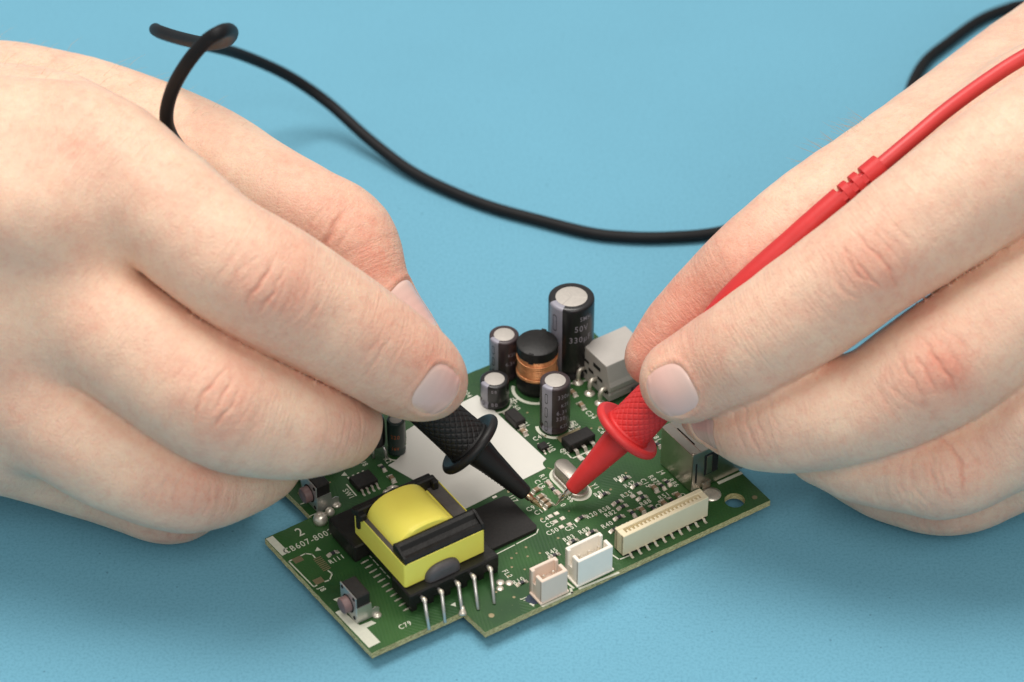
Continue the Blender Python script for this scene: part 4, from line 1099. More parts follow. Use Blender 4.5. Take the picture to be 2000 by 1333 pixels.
# ---- electrolytic capacitors ------------------------------------------------
def wrap_text(parent, s, size, r, ang, z, mat, bold=0.02):
    m_ = text_meshes([(s, size*.9, 0.80, bold*.6)])[0]
    for vtx in m_.vertices:
        a = ang+vtx.co.x/r
        vtx.co = Vector(((r+.03)*math.cos(a)*S, (r+.03)*math.sin(a)*S, (z+vtx.co.y)*S))
    m_.materials.clear(); m_.materials.append(mat); m_.name = 'printed_text'
    o = bpy.data.objects.new('printed_text', m_); col.objects.link(o); o.parent = parent
    return o
def shell(r, prof, a0, a1, mat, name, parent, off=.025, n=14):
    vs, fs = [], []
    for (rr, z) in prof:
        for i in range(n+1):
            a = a0+(a1-a0)*i/n; vs.append(((rr+off)*math.cos(a), (rr+off)*math.sin(a), z))
    for k in range(len(prof)-1):
        for i in range(n):
            fs.append((k*(n+1)+i, k*(n+1)+i+1, (k+1)*(n+1)+i+1, (k+1)*(n+1)+i))
    return link_mesh(name, vs, fs, mat, parent, True)
def oblong(parent, r, ang, z0, z1, w, mat, t=.1):
    """thin oblong outline printed on the stripe"""
    pts = []
    n = 8
    for i in range(n+1):
        a = math.pi*i/n; pts.append((w/2*math.cos(a), z1-w/2+w/2*math.sin(a)))
    for i in range(n+1):
        a = math.pi+math.pi*i/n; pts.append((w/2*math.cos(a), z0+w/2+w/2*math.sin(a)))
    vs, fs = [], []
    m_ = len(pts)
    zc = (z0+z1)/2
    for (x, z) in pts:
        l = math.hypot(x, z-zc)
        for k in (0, 1):
            f = 1-k*2*t/max(w, .01)
            xx = x*f; zz = z-(z-zc)/l*t*2*k if l > 1e-6 else z
            a = ang+xx/r; vs.append(((r+.06)*math.cos(a), (r+.06)*math.sin(a), zz))
    for i in range(m_):
        j = (i+1) % m_; fs.append((2*i, 2*j, 2*j+1, 2*i+1))
    return link_mesh('printed_mark', vs, fs, mat, parent, True)
def electrolytic(x, y, r, h, sleeve, stripe_ang, stripe_w, texts, name='electrolytic_capacitor', vent=False, text_ang=None, tilt=(0, 0)):
    g = max(.5, r*.12)
    prof = [(r*.86, .15), (r*.97, .3), (r, .8), (r, 1.2), (r*.90, 1.7), (r*.90, 2.1), (r, 2.7), (r, h-1.2*g), (r*.985, h-.5*g), (r*.93, h-.12*g), (r*.84, h), (r*.70, h+.02), (r*.69, h-.12)]
    o = part(MB().lathe(prof, 48), name, sleeve, auto=50)
    o.location = (x*S, y*S, 0.0); o.rotation_euler = (tilt[0], tilt[1], 0)
    part(MB().lathe([(r*.69, h-.3), (r*.69, h-.1), (r*.66, h-.06)], 40), 'can_top', M_CAPTOP, o, auto=40)
    shell(r, prof[1:12], stripe_ang-stripe_w/2, stripe_ang+stripe_w/2, M_STRIPE, 'polarity_stripe', o)
    if vent:
        mb = MB()
        for k in range(3):
            a = 1.4+k*2.094
            c, s = math.cos(a), math.sin(a)
            rr = r*.66; w = .16; z = h-.055
            mb.add([(-s*w, c*w, z), (s*w, -c*w, z), (rr*c+s*w, rr*s-c*w, z), (rr*c-s*w, rr*s+c*w, z), (0, 0, z+.05), (rr*c, rr*s, z+.05)], [(1, 2, 5, 4), (4, 5, 3, 0), (0, 1, 4), (2, 3, 5)])
        part(mb, 'vent_ridge', M_CAPTOP, o)
    for (s, size, z, da) in texts:
        wrap_text(o, s, size, r, (text_ang if text_ang is not None else stripe_ang+1.5)+da, z, M_PRINT)
    for i in range(3 if h > 9 else 1):
        z0 = 1.0+i*(h-1.5)/3
        oblong(o, r, stripe_ang, z0, z0+(h-1.5)/3*.72, r*.22, M_SLEEVE_BK)
    return o
# directions: the camera sits towards local angle -123.6 deg
CA = math.radians(-123.6)
electrolytic(59.9, 57.4, 5.0, 20.0, M_SLEEVE_BK, CA-.80, .78, [('50V', 2.5, 14.6, .15), ('330\u00b5F', 2.5, 11.6, .12), ('SMH', 1.8, 17.2, .35)], vent=True, text_ang=CA+.30)
electrolytic(46.6, 63.6, 3.25, 11.2, M_SLEEVE_BR, CA-.80, .8, [('KZE', 1.3, 7.6, .2), ('6.3V', 1.5, 5.2, .1)], text_ang=CA+.35)
electrolytic(46.1, 43.2, 3.25, 13.0, M_SLEEVE_BR, CA-.62, .8, [('330\u00b5', 1.75, 10.6, .25), ('KZE', 1.4, 8.2, .35), ('6.3V', 1.75, 6.3, .15), ('330\u00b5', 1.75, 4.6, .15), ('KZE', 1.4, 2.3, .3)], text_ang=CA+.35)
electrolytic(39.7, 56.9, 3.15, 6.6, M_SLEEVE_BK, CA-.85, .72, [('0', 1.5, 1.7, -.10), ('0', 1.5, 1.7, .16), ('0', 1.2, 5.4, -.1), ('0', 1.2, 5.4, .12)], text_ang=CA-.05)
gc = electrolytic(13.6, 55.0, 1.95, 9.2, M_SLEEVE_GN, CA+2.4, .5, [], name='electrolytic_capacitor')
wrap_text(gc, '220', 1.6, 1.95, CA-.1, 5.6, M_ORANGE); wrap_text(gc, '16V', 1.3, 1.95, CA-.1, 2.4, M_ORANGE)
# dark moulded diode on wire legs, half hidden by the middle finger
dk = part(MB().lathe([(1.5, 2.6), (2.2, 2.9), (2.3, 3.6), (2.25, 8.2), (2.1, 9.4), (1.4, 9.9)], 28, (9.7, 57.4, 0)), 'leaded_inductor', M_SLEEVE_BK, auto=50)
part(MB().tube([(10.6, 56.4, 3.0), (10.7, 55.0, 2.0), (10.7, 54.6, 0.05)], .32, 8), 'wire_leg', M_STEEL, dk, True)
part(MB().tube([(8.6, 57.0, 3.0), (8.4, 56.2, 2.0), (8.4, 56.0, 0.05)], .32, 8), 'wire_leg', M_STEEL, dk, True)
# black component standing behind the far push switch
bl = part(MB().box(-8.6, 1.5, 58.6, 66.0, 1.6, 9.0, .6), 'black_relay', M_BLACK)
part(MB().tube([(-9.2, 55.6, 0.02), (-9.2, 55.8, 3.2), (-8.8, 57.4, 4.6), (-8.0, 59.0, 4.6)], .25, 8), 'wire_leg', M_STEEL, bl, True)
part(MB().box(-10.6, -9.2, 54.2, 55.4, .004, .3, .08), 'solder_pad', M_GOLD)

# ---- drum inductor -----------------------------------------------------------
ind = part(MB().lathe([(4.4, .2), (4.5, .5), (4.5, 3.6), (4.3, 3.9), (3.0, 4.0), (3.0, 9.6), (4.3, 9.7), (4.5, 9.9), (4.55, 11.6), (4.45, 12.1), (4.1, 12.3)], 56), 'drum_inductor', M_BOBBIN, auto=40)
ind.location = (50.4*S, 56.4*S, 0)
mb = MB()
for i in range(17):                   # each turn of wire
    z = 3.95+i*0.335
    r = 4.12-(.12 if i > 12 else 0)+random.uniform(-.04, .04)
    tw = random.uniform(-.08, .08)
    pts = [(r*math.cos(t), r*math.sin(t), z+tw*math.sin(t+i)+.05*math.sin(2*t)) for t in np.linspace(0, 2*math.pi, 41)]
    mb.tube(pts, .19, 7, caps=False)
part(mb, 'copper_winding', M_COPPER, ind, True)
for (zz, tilt_, r) in ((4.2, .30, 4.42), (4.6, .22, 4.40), (8.6, -.25, 4.34)):
    part(MB().tube([(r*math.cos(t), r*math.sin(t), zz+tilt_*math.cos(t-CA)) for t in np.linspace(0, 2*math.pi, 41)], .21, 7, caps=False), 'loose_turn', M_COPPER, ind, True)
for a in (CA-.32, CA+2.8):
    c, s = math.cos(a), math.sin(a)
    part(MB().box(-.55, .55, -.35, .35, 9.6, 12.36, .1), 'rim_notch', M_CUT, ind).location = (4.35*c*S, 4.35*s*S, 0)
for ch in ind.children:
    if ch.name.startswith('rim_notch'):
        ch.rotation_euler = (0, 0, math.atan2(ch.location.y, ch.location.x)+math.pi/2)

# ---- grey terminal block -------------------------------------------------------
gx0, gx1, gy0, gy1 = 60.2, 71.6, 43.0, 54.6
def yz_prism(poly, x0, x1):
    n = len(poly)
    vs = [(x0, y, z) for y, z in poly]+[(x1, y, z) for y, z in poly]
    fs = [tuple(range(n)), tuple(range(2*n-1, n-1, -1))]+[(i, n+i, n+(i+1) % n, (i+1) % n) for i in range(n)]
    mb = MB().add(vs, fs)
    return mb
def fix_normals(o):
    import bmesh
    bm = bmesh.new(); bm.from_mesh(o.data); bmesh.ops.recalc_face_normals(bm, faces=bm.faces); bm.to_mesh(o.data); bm.free(); return o
gp = [(gy0, .1), (gy0, 1.9), (gy0+.35, 2.1), (gy0+.35, 2.6), (gy0-.25, 2.9), (gy0-.25, 4.1), (gy0+.2, 5.2), (gy0+1.4, 9.2), (gy1-1.2, 9.2), (gy1, 6.8), (gy1, .1)]
tb = fix_normals(part(yz_prism(gp, gx0, gx1), 'terminal_block', M_GREY))
bv = tb.modifiers.new('b', 'BEVEL'); bv.width = .18*S; bv.segments = 2; bv.limit_method = 'ANGLE'
for (y, z, w, h) in ((51.6, 5.6, 1.6, .7), (47.8, 6.6, 2.6, 1.0), (50.0, 4.0, 1.8, .8), (46.6, 4.0, 1.8, .8), (52.2, 2.6, 1.6, 1.0), (48.6, 2.2, 1.6, 1.0), (45.0, 2.0, 1.6, 1.0), (43.8, 2.4, .7, .9)):
    part(MB().box(gx0-.06, gx0+.3, y-w/2, y+w/2, z-h/2, z+h/2), 'side_slot', M_CUT, tb)
for y in (52.2, 47.8, 43.9):
    part(MB().tube([(gx0-.1, y+.3, 3.0), (gx0-.9, y+.3, 3.35), (gx0-1.5, y+.2, 3.0), (gx0-1.75, y+.1, 2.0), (gx0-1.8, y, .1)], [.5, .52, .52, .48, .45], 8), 'terminal_pin', M_TIN, tb, True)
    part(MB().lathe([(1.25, .005), (1.1, .12), (.55, .6)], 16, (gx0-1.8, y, 0)), 'solder_joint', M_TIN, tb, True)
part(MB().box(65.5, 71.5, 40.6, 42.4, .2, 2.2, .2), 'terminal_foot', M_BLACK, tb)

# ---- square data socket in its metal shell --------------------------------------
us = part(MB().box(57.8, 74.0, 9.9, 20.9, 0.25, 10.5, .12), 'usb_socket', M_SHELL)
part(MB().box(57.75, 59.9, 9.83, 20.97, 10.35, 10.62, .08), 'shell_fold', M_SHELL, us)
part(MB().box(59.96, 74.0, 9.85, 20.95, 10.4, 10.58, .08), 'shell_fold', M_SHELL, us)
part(MB().box(60.05, 60.35, 12.6, 18.6, 10.5, 10.66), 'shell_slot', M_CUT, us)
part(MB().box(63.4, 64.1, 12.6, 15.6, 10.5, 10.65), 'shell_slot', M_CUT, us)
part(MB().box(58.75, 59.1, 9.80, 10.2, 2.4, 7.8), 'shell_slot', M_CUT, us)
part(MB().box(60.9, 64.6, 9.84, 10.2, 3.4, 9.2, .1), 'spring_window', M_CUT, us)
part(MB().box(61.5, 63.0, 9.78, 10.1, 3.6, 8.6, .1), 'spring_tongue', M_SHELL, us)
part(MB().lathe([(.42, 10.5), (.42, 10.72), (.2, 10.74)], 14, (58.4, 10.5, 0)), 'corner_rivet', M_SHELL, us)
part(MB().box(60.4, 62.6, 9.3, 9.9, .1, 1.8, .1), 'shell_tab', M_SHELL, us)
part(MB().box(74.0, 76.2, 10.2, 11.2, 3.4, 5.4, .2), 'shell_lip', M_SHELL, us)

# ---- connectors along the near edge ----------------------------------------------
fx0, fx1, fy0, fy1, fh = 35.0, 56.5, 2.2, 5.4, 5.7
ff = part(MB().box(fx0, fx1, fy0, fy0+.9, .35, fh, .12).box(fx0, fx1, fy1-1.1, fy1, .35, fh+.1, .12).box(fx0, fx0+1.3, fy0+.05, fy1-.05, .35, fh-.02, .1).box(fx1-1.3, fx1, fy0+.05, fy1-.05, .35, fh-.02, .1).box(fx0+.2, fx1-.2, fy0+.3, fy1-.3, .35, 4.7), 'flat_cable_connector', M_CREAM)
for i in range(19):
    x = fx0+1.9+i*(fx1-fx0-3.8)/18
    part(MB().box(x-.24, x+.24, fy0+.85, fy0+1.55, 4.5, fh-.08, .05), 'contact_rib', M_CREAM, ff)
for i in range(10):
    x = 36.6+i*2.06
    part(gull(MB(), x, fy0+.1, 0, -1, .55, .45, 1.5), 'contact_leg', M_TIN, ff)
for i in range(18):
    x = 36.0+i*1.15
    part(MB().box(x-.3, x+.3, fy0-.12, fy0+.2, .05, .42+.12*(i % 2)), 'standoff', M_CUT, ff)

def header(x0, x1, y0, y1, h, n, mat, name):
    w = .75
    o = part(MB().box(x0, x1, y0, y0+w, .1, h, .14).box(x0, x1, y1-w, y1, .1, h+.25, .14)
             .box(x0, x0+w, y0+.1, y0+2.3, .1, h-.05, .1).box(x1-w, x1, y0+.1, y0+2.5, .1, h-.05, .1)
             .box(x0, x0+w, y1-1.2, y1-.1, .1, h+.2, .1).box(x1-w, x1, y1-1.2, y1-.1, .1, h+.2, .1)
             .box(x0+.1, x1-.1, y0+.2, y1-.2, .1, 3.4)
             .box(x0-.35, x1+.35, y0-.12, y1-.6, .02, .5, .08), name, mat)
    for i in range(n):
        x = (x0+x1)/2+(i-(n-1)/2)*2.3
        part(MB().box(x-.28, x+.28, (y0+y1)/2-.28, (y0+y1)/2+.28, 3.2, h-.9, .14), 'contact_pin', M_TIN, o)
    return o
header(22.5, 31.0, 0.2, 5.0, 7.0, 3, M_WHITEP, 'pin_connector')
header(13.6, 19.9, 0.1, 4.7, 6.3, 2, M_BEIGE, 'pin_connector')
part(loft([([(13.0+1.4*math.cos(t)*(1+.2*math.sin(3*t)), 2.4+1.5*math.sin(t)) for t in np.linspace(0, 2*math.pi, 20, endpoint=False)], .005), ([(13.0+1.3*math.cos(t)*(1+.2*math.sin(3*t)), 2.4+1.4*math.sin(t)) for t in np.linspace(0, 2*math.pi, 20, endpoint=False)], .06)]), 'ink_blot', M_INK)

# ---- push switches -----------------------------------------------------------
def switch():
    """origin at the near left foot; button points to -x, body runs along +y"""
    o = part(MB().box(.18, 3.4, .1, 5.9, 2.6, 7.0, .25), 'push_switch', M_BLACK)
    part(MB().box(0, .2, -.05, 6.05, .1, 6.95, .08), 'face_plate', M_STEEL, o)
    part(MB().box(.2, 3.4, .16, 5.84, .4, 2.62, .1), 'switch_body', M_STEEL, o)
    for y in (-.12, 5.92):
        fix_normals(part(MB().add([(0.1, y, .15), (4.4, y, .15), (5.2, y, .9), (5.2, y, 2.0), (4.4, y, 2.5), (3.6, y, 2.2), (3.4, y, 4.2), (.1, y, 4.2),
                       (0.1, y+.2, .15), (4.4, y+.2, .15), (5.2, y+.2, .9), (5.2, y+.2, 2.0), (4.4, y+.2, 2.5), (3.6, y+.2, 2.2), (3.4, y+.2, 4.2), (.1, y+.2, 4.2)],
                      [(0, 1, 2, 3, 4, 5, 6, 7), (15, 14, 13, 12, 11, 10, 9, 8)]+[(i, (i+1) % 8, 8+(i+1) % 8, 8+i) for i in range(8)]), 'side_bracket', M_STEEL, o))
    part(MB().lathe([(1.75, 0), (1.75, 1.4), (1.6, 1.65), (1.2, 1.75)], 28, (0.02, 3.0, 3.4), (-1, 0, 0)), 'button', M_MAUVE, o, auto=45)
    part(MB().lathe([(2.05, 0), (2.05, .08)], 28, (0.0, 3.0, 3.4), (-1, 0, 0)), 'button_collar', M_CUT, o)
    for (y, z) in ((.8, 6.2), (5.2, 6.2), (.8, 1.1), (5.2, 1.1)):
        part(MB().lathe([(.42, 0), (.42, .1), (.3, .14)], 12, (0, y, z), (-1, 0, 0)), 'rivet', M_CUT, o)
    part(MB().lathe([(1.0, .01), (.9, .3), (.4, .6)], 14, (4.6, -.1, 0)), 'solder_joint', M_TIN, o, True)
    return o
sw = switch(); sw.location = (-20.0*S, 16.0*S, 0)
dup_tree(sw, (-10.2, 47.9, 0))
part(MB().lathe([(1.5, .01), (1.55, .8), (1.3, 1.7), (.6, 2.3)], 18, (-10.9, 45.4, 0)), 'solder_blob', M_TIN, smooth=True)
part(MB().lathe([(1.0, .01), (1.1, .6), (.5, 1.6)], 14, (-8.1, 46.4, 0)), 'solder_blob', M_TIN, smooth=True)
part(MB().tube([(5.5, 45.6, .4), (6.6, 45.3, .8), (7.6, 44.9, .4)], .5, 8), 'solder_blob', M_TIN, smooth=True)
part(MB().lathe([(.9, .01), (.8, .6), (.3, .9)], 12, (4.9, 45.0, 0)), 'solder_blob', M_TIN, smooth=True)

# ---- transformer --------------------------------------------------------------
tf = part(MB().box(-9.7, 11.6, 12.5, 19.5, 1.6, 4.9, .3).box(-11.6, 10.4, 30.4, 41.0, 1.0, 5.0, .3)
          .box(-9.0, 9.0, 17.0, 33.0, 3.6, 5.15), 'transformer', M_BOBBIN)
for x in (-9.2, -5.2, -1.2, 2.8, 6.8, 10.2):
    part(MB().box(x, x+1.3, 12.7, 15.0, .05, 1.7, .12), 'foot', M_BOBBIN, tf)
for x in (-11.2, 8.4):
    part(MB().box(x, x+1.4, 31.0, 40.2, .05, 1.1, .12), 'foot', M_BOBBIN, tf)
def rrect(x0, x1, y0, y1, r, n=5):
    pts = []
    for (cx_, cy_, a0) in ((x1-r, y1-r, 0), (x0+r, y1-r, math.pi/2), (x0+r, y0+r, math.pi), (x1-r, y0+r, 1.5*math.pi)):
        for i in range(n+1):
            a = a0+math.pi/2*i/n; pts.append((cx_+r*math.cos(a), cy_+r*math.sin(a)))
    return pts
X0, X1, Y0, Y1 = -9.3, 9.7, 14.8, 34.3
tp = part(loft([(rrect(X0, X1, Y0, Y1, .55), 5.15), (rrect(X0, X1, Y0, Y1, .55), 11.2), (rrect(X0+.12, X1-.12, Y0+.12, Y1-.12, .45), 11.22), (rrect(X0+.14, X1-.14, Y0+.14, Y1-.14, .45), 10.6)]), 'core_tape', M_TAPE, tf, auto=35)
part(MB().box(X0+.15, -6.6, Y0+.15, Y1-.15, 5.3, 11.0, .08).box(6.6, X1-.15, Y0+.15, Y1-.15, 5.3, 11.0, .08).box(-6.6, 6.6, Y0+.15, 19.0, 5.3, 10.98, .05).box(-6.6, 6.6, 31.6, Y1-.15, 5.3, 10.98, .05), 'ferrite_core', M_FERRITE, tf)
prof = []
for i in range(33):
    t = math.pi*i/32*1.3-.15*math.pi
    cc, ss = math.cos(t), math.sin(t)
    prof.append((-1.2+7.0*math.copysign(abs(cc)**.80, cc), 9.2+6.0*math.copysign(abs(ss)**.80, ss)))
n = len(prof)
lv = [(19.3, .93), (19.6, .985), (20.2, 1.0), (30.4, 1.0), (31.2, .985), (31.4, .93)]
vs = [(-1.2+(x+1.2)*f, y, 9.2+(z-9.2)*f) for (y, f) in lv for x, z in prof]
fs = [(k*n+i, (k+1)*n+i, (k+1)*n+i+1, k*n+i+1) for k in range(len(lv)-1) for i in range(n-1)]+[tuple(range(n)), tuple((len(lv)-1)*n+i for i in range(n-1, -1, -1))]
part(MB().add(vs, fs), 'winding', M_TAPE, tf, auto=40)
# far cheek of the bobbin
part(MB().box(X0-.6, 8.6, 31.5, 32.6, 8.0, 13.4, .25).box(X0-.6, 8.6, 32.5, 34.1, 10.9, 12.6, .25).box(7.3, 8.7, 30.2, 32.4, 10.9, 13.2, .25).box(X0-.6, X0+1.0, 30.4, 32.5, 10.9, 12.6, .25), 'bobbin_flange', M_BOBBIN, tf)
# near cheek: a channel bar
bar = [(19.3, 11.0), (19.3, 13.5), (18.7, 13.7), (17.9, 13.5), (17.3, 12.6), (16.3, 12.2), (15.5, 12.3), (15.0, 11.7), (14.9, 11.25), (15.2, 11.0)]
fix_normals(part(yz_prism(bar, -8.9, 9.5), 'bobbin_flange', M_BOBBIN, tf))
fl = [(19.3, 11.0), (19.3, 13.6), (18.7, 13.8), (17.7, 13.7), (15.2, 12.5), (14.85, 11.7), (14.85, 11.2), (15.2, 11.0)]
for x in (-9.1, 9.2):
    fix_normals(part(yz_prism(fl, x, x+.5), 'flange_end', M_BOBBIN, tf))
# grey resin tab against the tape
tabv, tabf = [], []
for k, (yy, sc) in enumerate(((14.75, 1.0), (14.1, .98), (13.5, .86), (13.3, .6))):
    for i in range(25):
        t = math.pi*i/24
        cc, ss = math.cos(t), math.sin(t)
        tabv.append((-.7+4.1*sc*math.copysign(abs(cc)**.75, cc), yy, 4.6+3.6*sc*abs(ss)**.75))
for k in range(3):
    for i in range(24):
        a = k*25+i; tabf.append((a, a+1, a+26, a+25))
tabf.append(tuple(75+i for i in range(25)))
part(MB().add(tabv, tabf), 'resin_tab', M_EPOXYG, tf, True)
for i, (x0, x1, y1, z1) in enumerate(((-7.0, -8.7, 7.0, -.4), (-3.0, -5.0, 6.9, -.4), (1.0, -1.2, 6.3, 0.0), (4.7, 2.2, 5.9, .1), (8.7, 5.8, 5.5, .1))):
    pn = part(MB().tube([(x0, 12.9, 3.4), (x0, 11.8, 3.5), (x0-.1, 11.0, 3.5), (x0-.4, 10.4, 3.1), (x1, y1, z1)], [.38, .40, .42, .39, .36], 8), 'pin', M_STEEL, tf, True)
    part(MB().lathe([(.3, -.7), (.5, -.4), (.56, .1), (.4, .5), (.2, .7)], 10, (x0-.05, 11.3, 3.55), (0, -1, -.2)), 'solder_blob', M_TIN, tf, True)
part(MB().lathe([(.8, 0), (.85, .5), (.5, 1.3), (.35, 1.9)], 10, (-1.1, 6.5, -.2), (.4, .6, .7)), 'solder_blob', M_TIN, smooth=True)

# trimmed leads below the laminate that the board stands on
for (x, y) in ((-20, 10), (-20.5, 44), (62, 14), (68, 64), (-9, 64), (30, 3), (20, 34), (45, 50), (60, 50)):
    part(MB().lathe([(1.1, -1.5), (.7, -2.0), (.35, -2.5), (.3, -3.98)], 10, (x, y, 0)), 'trimmed_lead', M_TIN)

# ------------------------------------------------------------------ test leads
BLACK_TIP = [6.68, -60.02, 4.6]
BLACK_AXIS = [-0.7151, 0.2179, 0.6642]
BLACK_FLANGE_AT = 21.39
RED_TIP = [8.82, -58.94, 4.6]
RED_AXIS = [0.6392, 0.1937, 0.7443]
RED_FLANGE_AT = 23.04
RED_BOOT = [[30.55, -52.35, 29.91], [35.66, -50.8, 35.86], [44.63, -48.06, 51.62], [57.07, -42.14, 62.57], [65.17, -37.82, 68.49], [73.58, -32.97, 73.5]]
RED_CABLE = [[65.17, -37.82, 68.49], [73.58, -32.97, 73.5], [80.72, -28.02, 77.06], [87.15, -23.1, 79.81], [95.33, -17.01, 82.41], [103.41, -12.17, 85.06], [116.22, -6.38, 88.86], [135.35, -1.36, 91.73]]
BLACK_CABLE = [[-57.68, -40.41, 64.37], [-67.69, -37.36, 73.67], [-64.85, -30.26, 72.0], [-67.66, -30.69, 79.0], [-67.78, -33.52, 86.0], [-65.94, -34.79, 93.0], [-62.53, -36.23, 100.0], [-58.74, -36.27, 105.0], [-55.89, -35.93, 107.0], [-54.72, -30.59, 104.0], [-55.24, -21.43, 97.0], [-57.84, -10.63, 88.0], [-62.86, 0.06, 80.0], [-70.06, 12.49, 73.0], [-75.7, 22.43, 68.0], [-77.75, 30.67, 63.0], [-77.11, 36.5, 58.0], [-74.94, 46.33, 50.0], [-71.04, 60.08, 39.0], [-64.28, 72.21, 28.0], [-54.36, 79.58, 17.0], [-44.79, 79.37, 9.0], [-34.65, 70.58, 4.5], [-24.54, 61.04, 2.2], [-14.61, 53.5, 1.6], [-4.84, 47.42, 1.5], [6.01, 42.47, 1.5], [17.94, 37.57, 1.5], [26.27, 36.01, 1.5], [35.81, 35.82, 1.5], [47.85, 37.57, 1.5], [60.2, 43.45, 1.5], [75.74, 56.47, 1.5], [89.47, 71.96, 1.5], [96.38, 84.75, 1.5], [99.92, 97.9, 1.5], [104.34, 108.0, 1.5], [110.69, 116.02, 1.5], [119.73, 126.04, 1.5], [126.99, 131.26, 1.5], [133.99, 134.12, 1.5], [152.87, 136.04, 1.5], [183.41, 121.82, 1.5]]


def mat_rubber(name, rgb, rough, var=0.06, bump=0.25):
    return plain(name, rgb, rough, var=var, vscale=0.25, bump=bump, bscale=1.6, spec=0.35)
M_BRUB = mat_rubber('black_rubber', (27, 26, 26), 0.46)
M_BCAB = plain('black_cable', (24, 24, 26), 0.55, var=0.15, vscale=0.3, bump=0.2, bscale=1.0, spec=0.22)
M_RRUB = mat_rubber('red_rubber', (208, 54, 54), 0.46)
M_RCAB = plain('red_cable', (208, 62, 62), 0.42, var=0.05, vscale=0.2)
M_NEEDLE = plain('plated_needle', (226, 220, 208), 0.18, 1.0, var=0.05, vscale=0.8)
M_BRASS = plain('brass_needle', (218, 190, 154), 0.18, 1.0, var=0.08, vscale=0.8)

def basis(a):
    w = Vector(a).normalized()
    h = Vector((0, 0, 1)) if abs(w.z) < .9 else Vector((1, 0, 0))
    u_ = w.cross(h).normalized(); v_ = w.cross(u_)
    return w, u_, v_

def probe(name, label, tip, axis, fl, handle_len, m_rub, m_needle, cable, m_cab, cat='test lead'):
    root = bpy.data.objects.new(name, None); col.objects.link(root)
    root.location = Vector(tip)*S
    tag(root, label, cat, 'test leads')
    def P(mb, nm, mat, par=None, smooth=False, auto=None):
        o = mb.build(nm, mat, None, smooth, auto)
        if par is None:
            o.parent = root
        else:
            o.parent = par
        return o
    w, u_, v_ = basis(axis)
    # needle: sharp point, neck, collar
    P(MB().lathe([(.06, 0), (.20, .8), (.56, 2.5), (.72, 3.1), (.74, 3.5), (.58, 3.6), (.58, 3.9), (.86, 4.0), (.88, 5.6), (.8, 5.7), (.8, 8.0)], 24, (0, 0, 0), axis), 'needle', m_needle, auto=40)
    c0 = 5.3
    # nose cone
    P(MB().lathe([(.9, c0), (1.35, c0), (1.58, c0+.22), (1.68, c0+.7), (2.15, c0+5.5), (2.72, c0+10.5), (3.25, fl-2.4), (3.5, fl-1.3), (4.2, fl-.8)], 56, (0, 0, 0), axis), 'nose_cone', m_rub, auto=50)
    # moulding seam of little nicks along the cone
    nick = MB()
    side = (u_*math.cos(2.2)+v_*math.sin(2.2))
    for i in range(18):
        h = c0+2.0+i*.8
        r = 1.74+(h-c0-1)*.107
        p = w*h+side*r
        nick.lathe([(.13, -.12), (.14, .02), (.06, .08)], 6, tuple(p), tuple(side))
    P(nick, 'mould_seam', m_rub)
    # finger guard: rounded disc
    gr, gt = 7.8, 1.0
    pr = [(3.2, fl-gt-.1)]+[(gr-gt+gt*math.cos(t), fl+gt*math.sin(t)) for t in np.linspace(-math.pi/2, math.pi/2, 13)]+[(6.0, fl+gt*.5), (3.8, fl+gt*.45)]
    P(MB().lathe(pr, 64, (0, 0, 0), axis), 'finger_guard', m_rub, auto=60)
    # grip with a raised diamond pattern
    n, rows = 230, 230
    L0, L1 = fl+.3, fl+38
    vs, fs = [], []
    for k in range(rows+1):
        h = L0+(L1-L0)*k/rows
        d = h-fl
        base = 4.85-.45*(1-math.exp(-d/9.0))+(.2 if d < .8 else 0)
        for i in range(n):
            t = 2*math.pi*i/n
            x = 18*(t/(2*math.pi)); y = d/1.65
            a = abs(((x+y) % 1)-.5)*2; b = abs(((x-y) % 1)-.5)*2
            e = min(1-a, 1-b)
            lift = .15*min(1, max(0, (e-.14)/.14))
            if d < 1.2: lift = .1
            p = (u_*math.cos(t)+v_*math.sin(t))*(base+lift)+w*h
            vs.append(tuple(p))
    for k in range(rows):
        for i in range(n):
            j = (i+1) % n
            fs.append((k*n+i, k*n+j, (k+1)*n+j, (k+1)*n+i))
    P(MB().add(vs, fs), 'grip', m_rub, auto=60)
    return root, P

T = Vector(BLACK_TIP); A_ = Vector(BLACK_AXIS)
root, P = probe('black_test_lead', 'black test probe with knurled grip and looping black cable', BLACK_TIP, BLACK_AXIS, BLACK_FLANGE_AT, 100, M_BRUB, M_BRASS, None, M_BCAB)
f = BLACK_FLANGE_AT
P(MB().lathe([(4.4, f+37.9), (4.3, f+44), (4.0, f+56), (3.0, f+66), (2.4, f+72), (2.0, f+74)], 32, (0, 0, 0), BLACK_AXIS), 'handle', M_BRUB, auto=60)
pts = catmull(BLACK_CABLE, 10)-np.array(BLACK_TIP)
P(MB().tube(pts, 1.40, 16), 'cable', M_BCAB, smooth=True)

root, P = probe('red_test_lead', 'red test probe with knurled grip, notched boot and red cable', RED_TIP, RED_AXIS, RED_FLANGE_AT, 60, M_RRUB, M_NEEDLE, None, M_RCAB)
rt = np.array(RED_TIP)
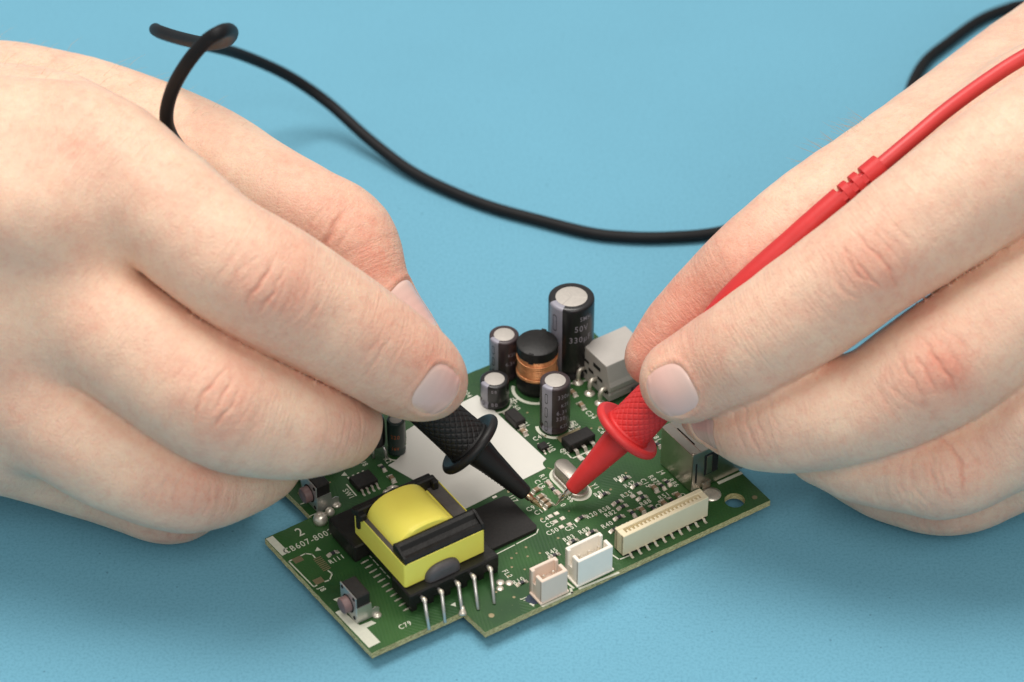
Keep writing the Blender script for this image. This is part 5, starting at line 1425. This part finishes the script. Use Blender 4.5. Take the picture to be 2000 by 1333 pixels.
# slim boot that follows the bend of the lead into the notched strain relief
bp_ = catmull(RED_BOOT, 12)-rt
Ls = np.concatenate([[0], np.cumsum(np.linalg.norm(np.diff(bp_, axis=0), axis=1))])
tot = Ls[-1]
def boot_r(s):
    return float(np.interp(s, [0, tot*.25, tot*.45, tot*.75, tot], [4.2, 3.6, 2.95, 2.55, 2.45]))
def at_s(s):
    return np.array([np.interp(s, Ls, bp_[:, k]) for k in range(3)])
body_end = tot-10.6
ss = np.linspace(0, body_end, 60)
P(MB().tube([at_s(s) for s in ss], [boot_r(s) for s in ss], 28), 'boot', M_RRUB, auto=60)
# strain relief: collars with alternating bridges over a thinner core
core = np.linspace(body_end-.3, tot-.2, 16)
sr = P(MB().tube([at_s(s) for s in core], 1.55, 18), 'strain_relief', M_RRUB, smooth=True)
segs = [(0.9, 2.7), (3.6, 5.4), (6.3, 10.5)]
for (a, b) in segs:
    q = [body_end+a, body_end+a+.12, body_end+b-.12, body_end+b]
    P(MB().tube([at_s(s) for s in q], [2.3, 2.52, 2.52, 2.3], 24), 'strain_relief_collar', M_RRUB, sr, auto=40)
view = Vector((0, -math.cos(EL), math.sin(EL)))
for i, (a, b) in enumerate(((-.2, 1.1), (2.5, 3.8), (5.2, 6.5))):
    s = body_end+(a+b)/2
    d = Vector(at_s(s+.5)-at_s(s-.5)).normalized()
    side = d.cross(view).normalized()
    up = side.cross(d)
    for sg in ((1, -1) if i != 1 else (1, -1)):
        dirn = (up if i == 1 else side)*sg if i == 1 else up*sg*(-1 if i == 2 else 1)
        pc = Vector(at_s(s))+dirn*1.85
        o_, q_ = dirn, d.cross(dirn)
        vs = []
        for x in (a, b):
            for y in (-.85, .85):
                for z in (-.3, .5):
                    vs.append(tuple(pc+d*(x-(a+b)/2)+q_*y+o_*z))
        P(MB().add(vs, [(0, 1, 3, 2), (4, 6, 7, 5), (0, 4, 5, 1), (2, 3, 7, 6), (0, 2, 6, 4), (1, 5, 7, 3)]), 'strain_relief_bridge', M_RRUB, sr)
pts = catmull(RED_CABLE, 10)-rt
P(MB().tube(pts, 1.58, 16), 'cable', M_RCAB, smooth=True)
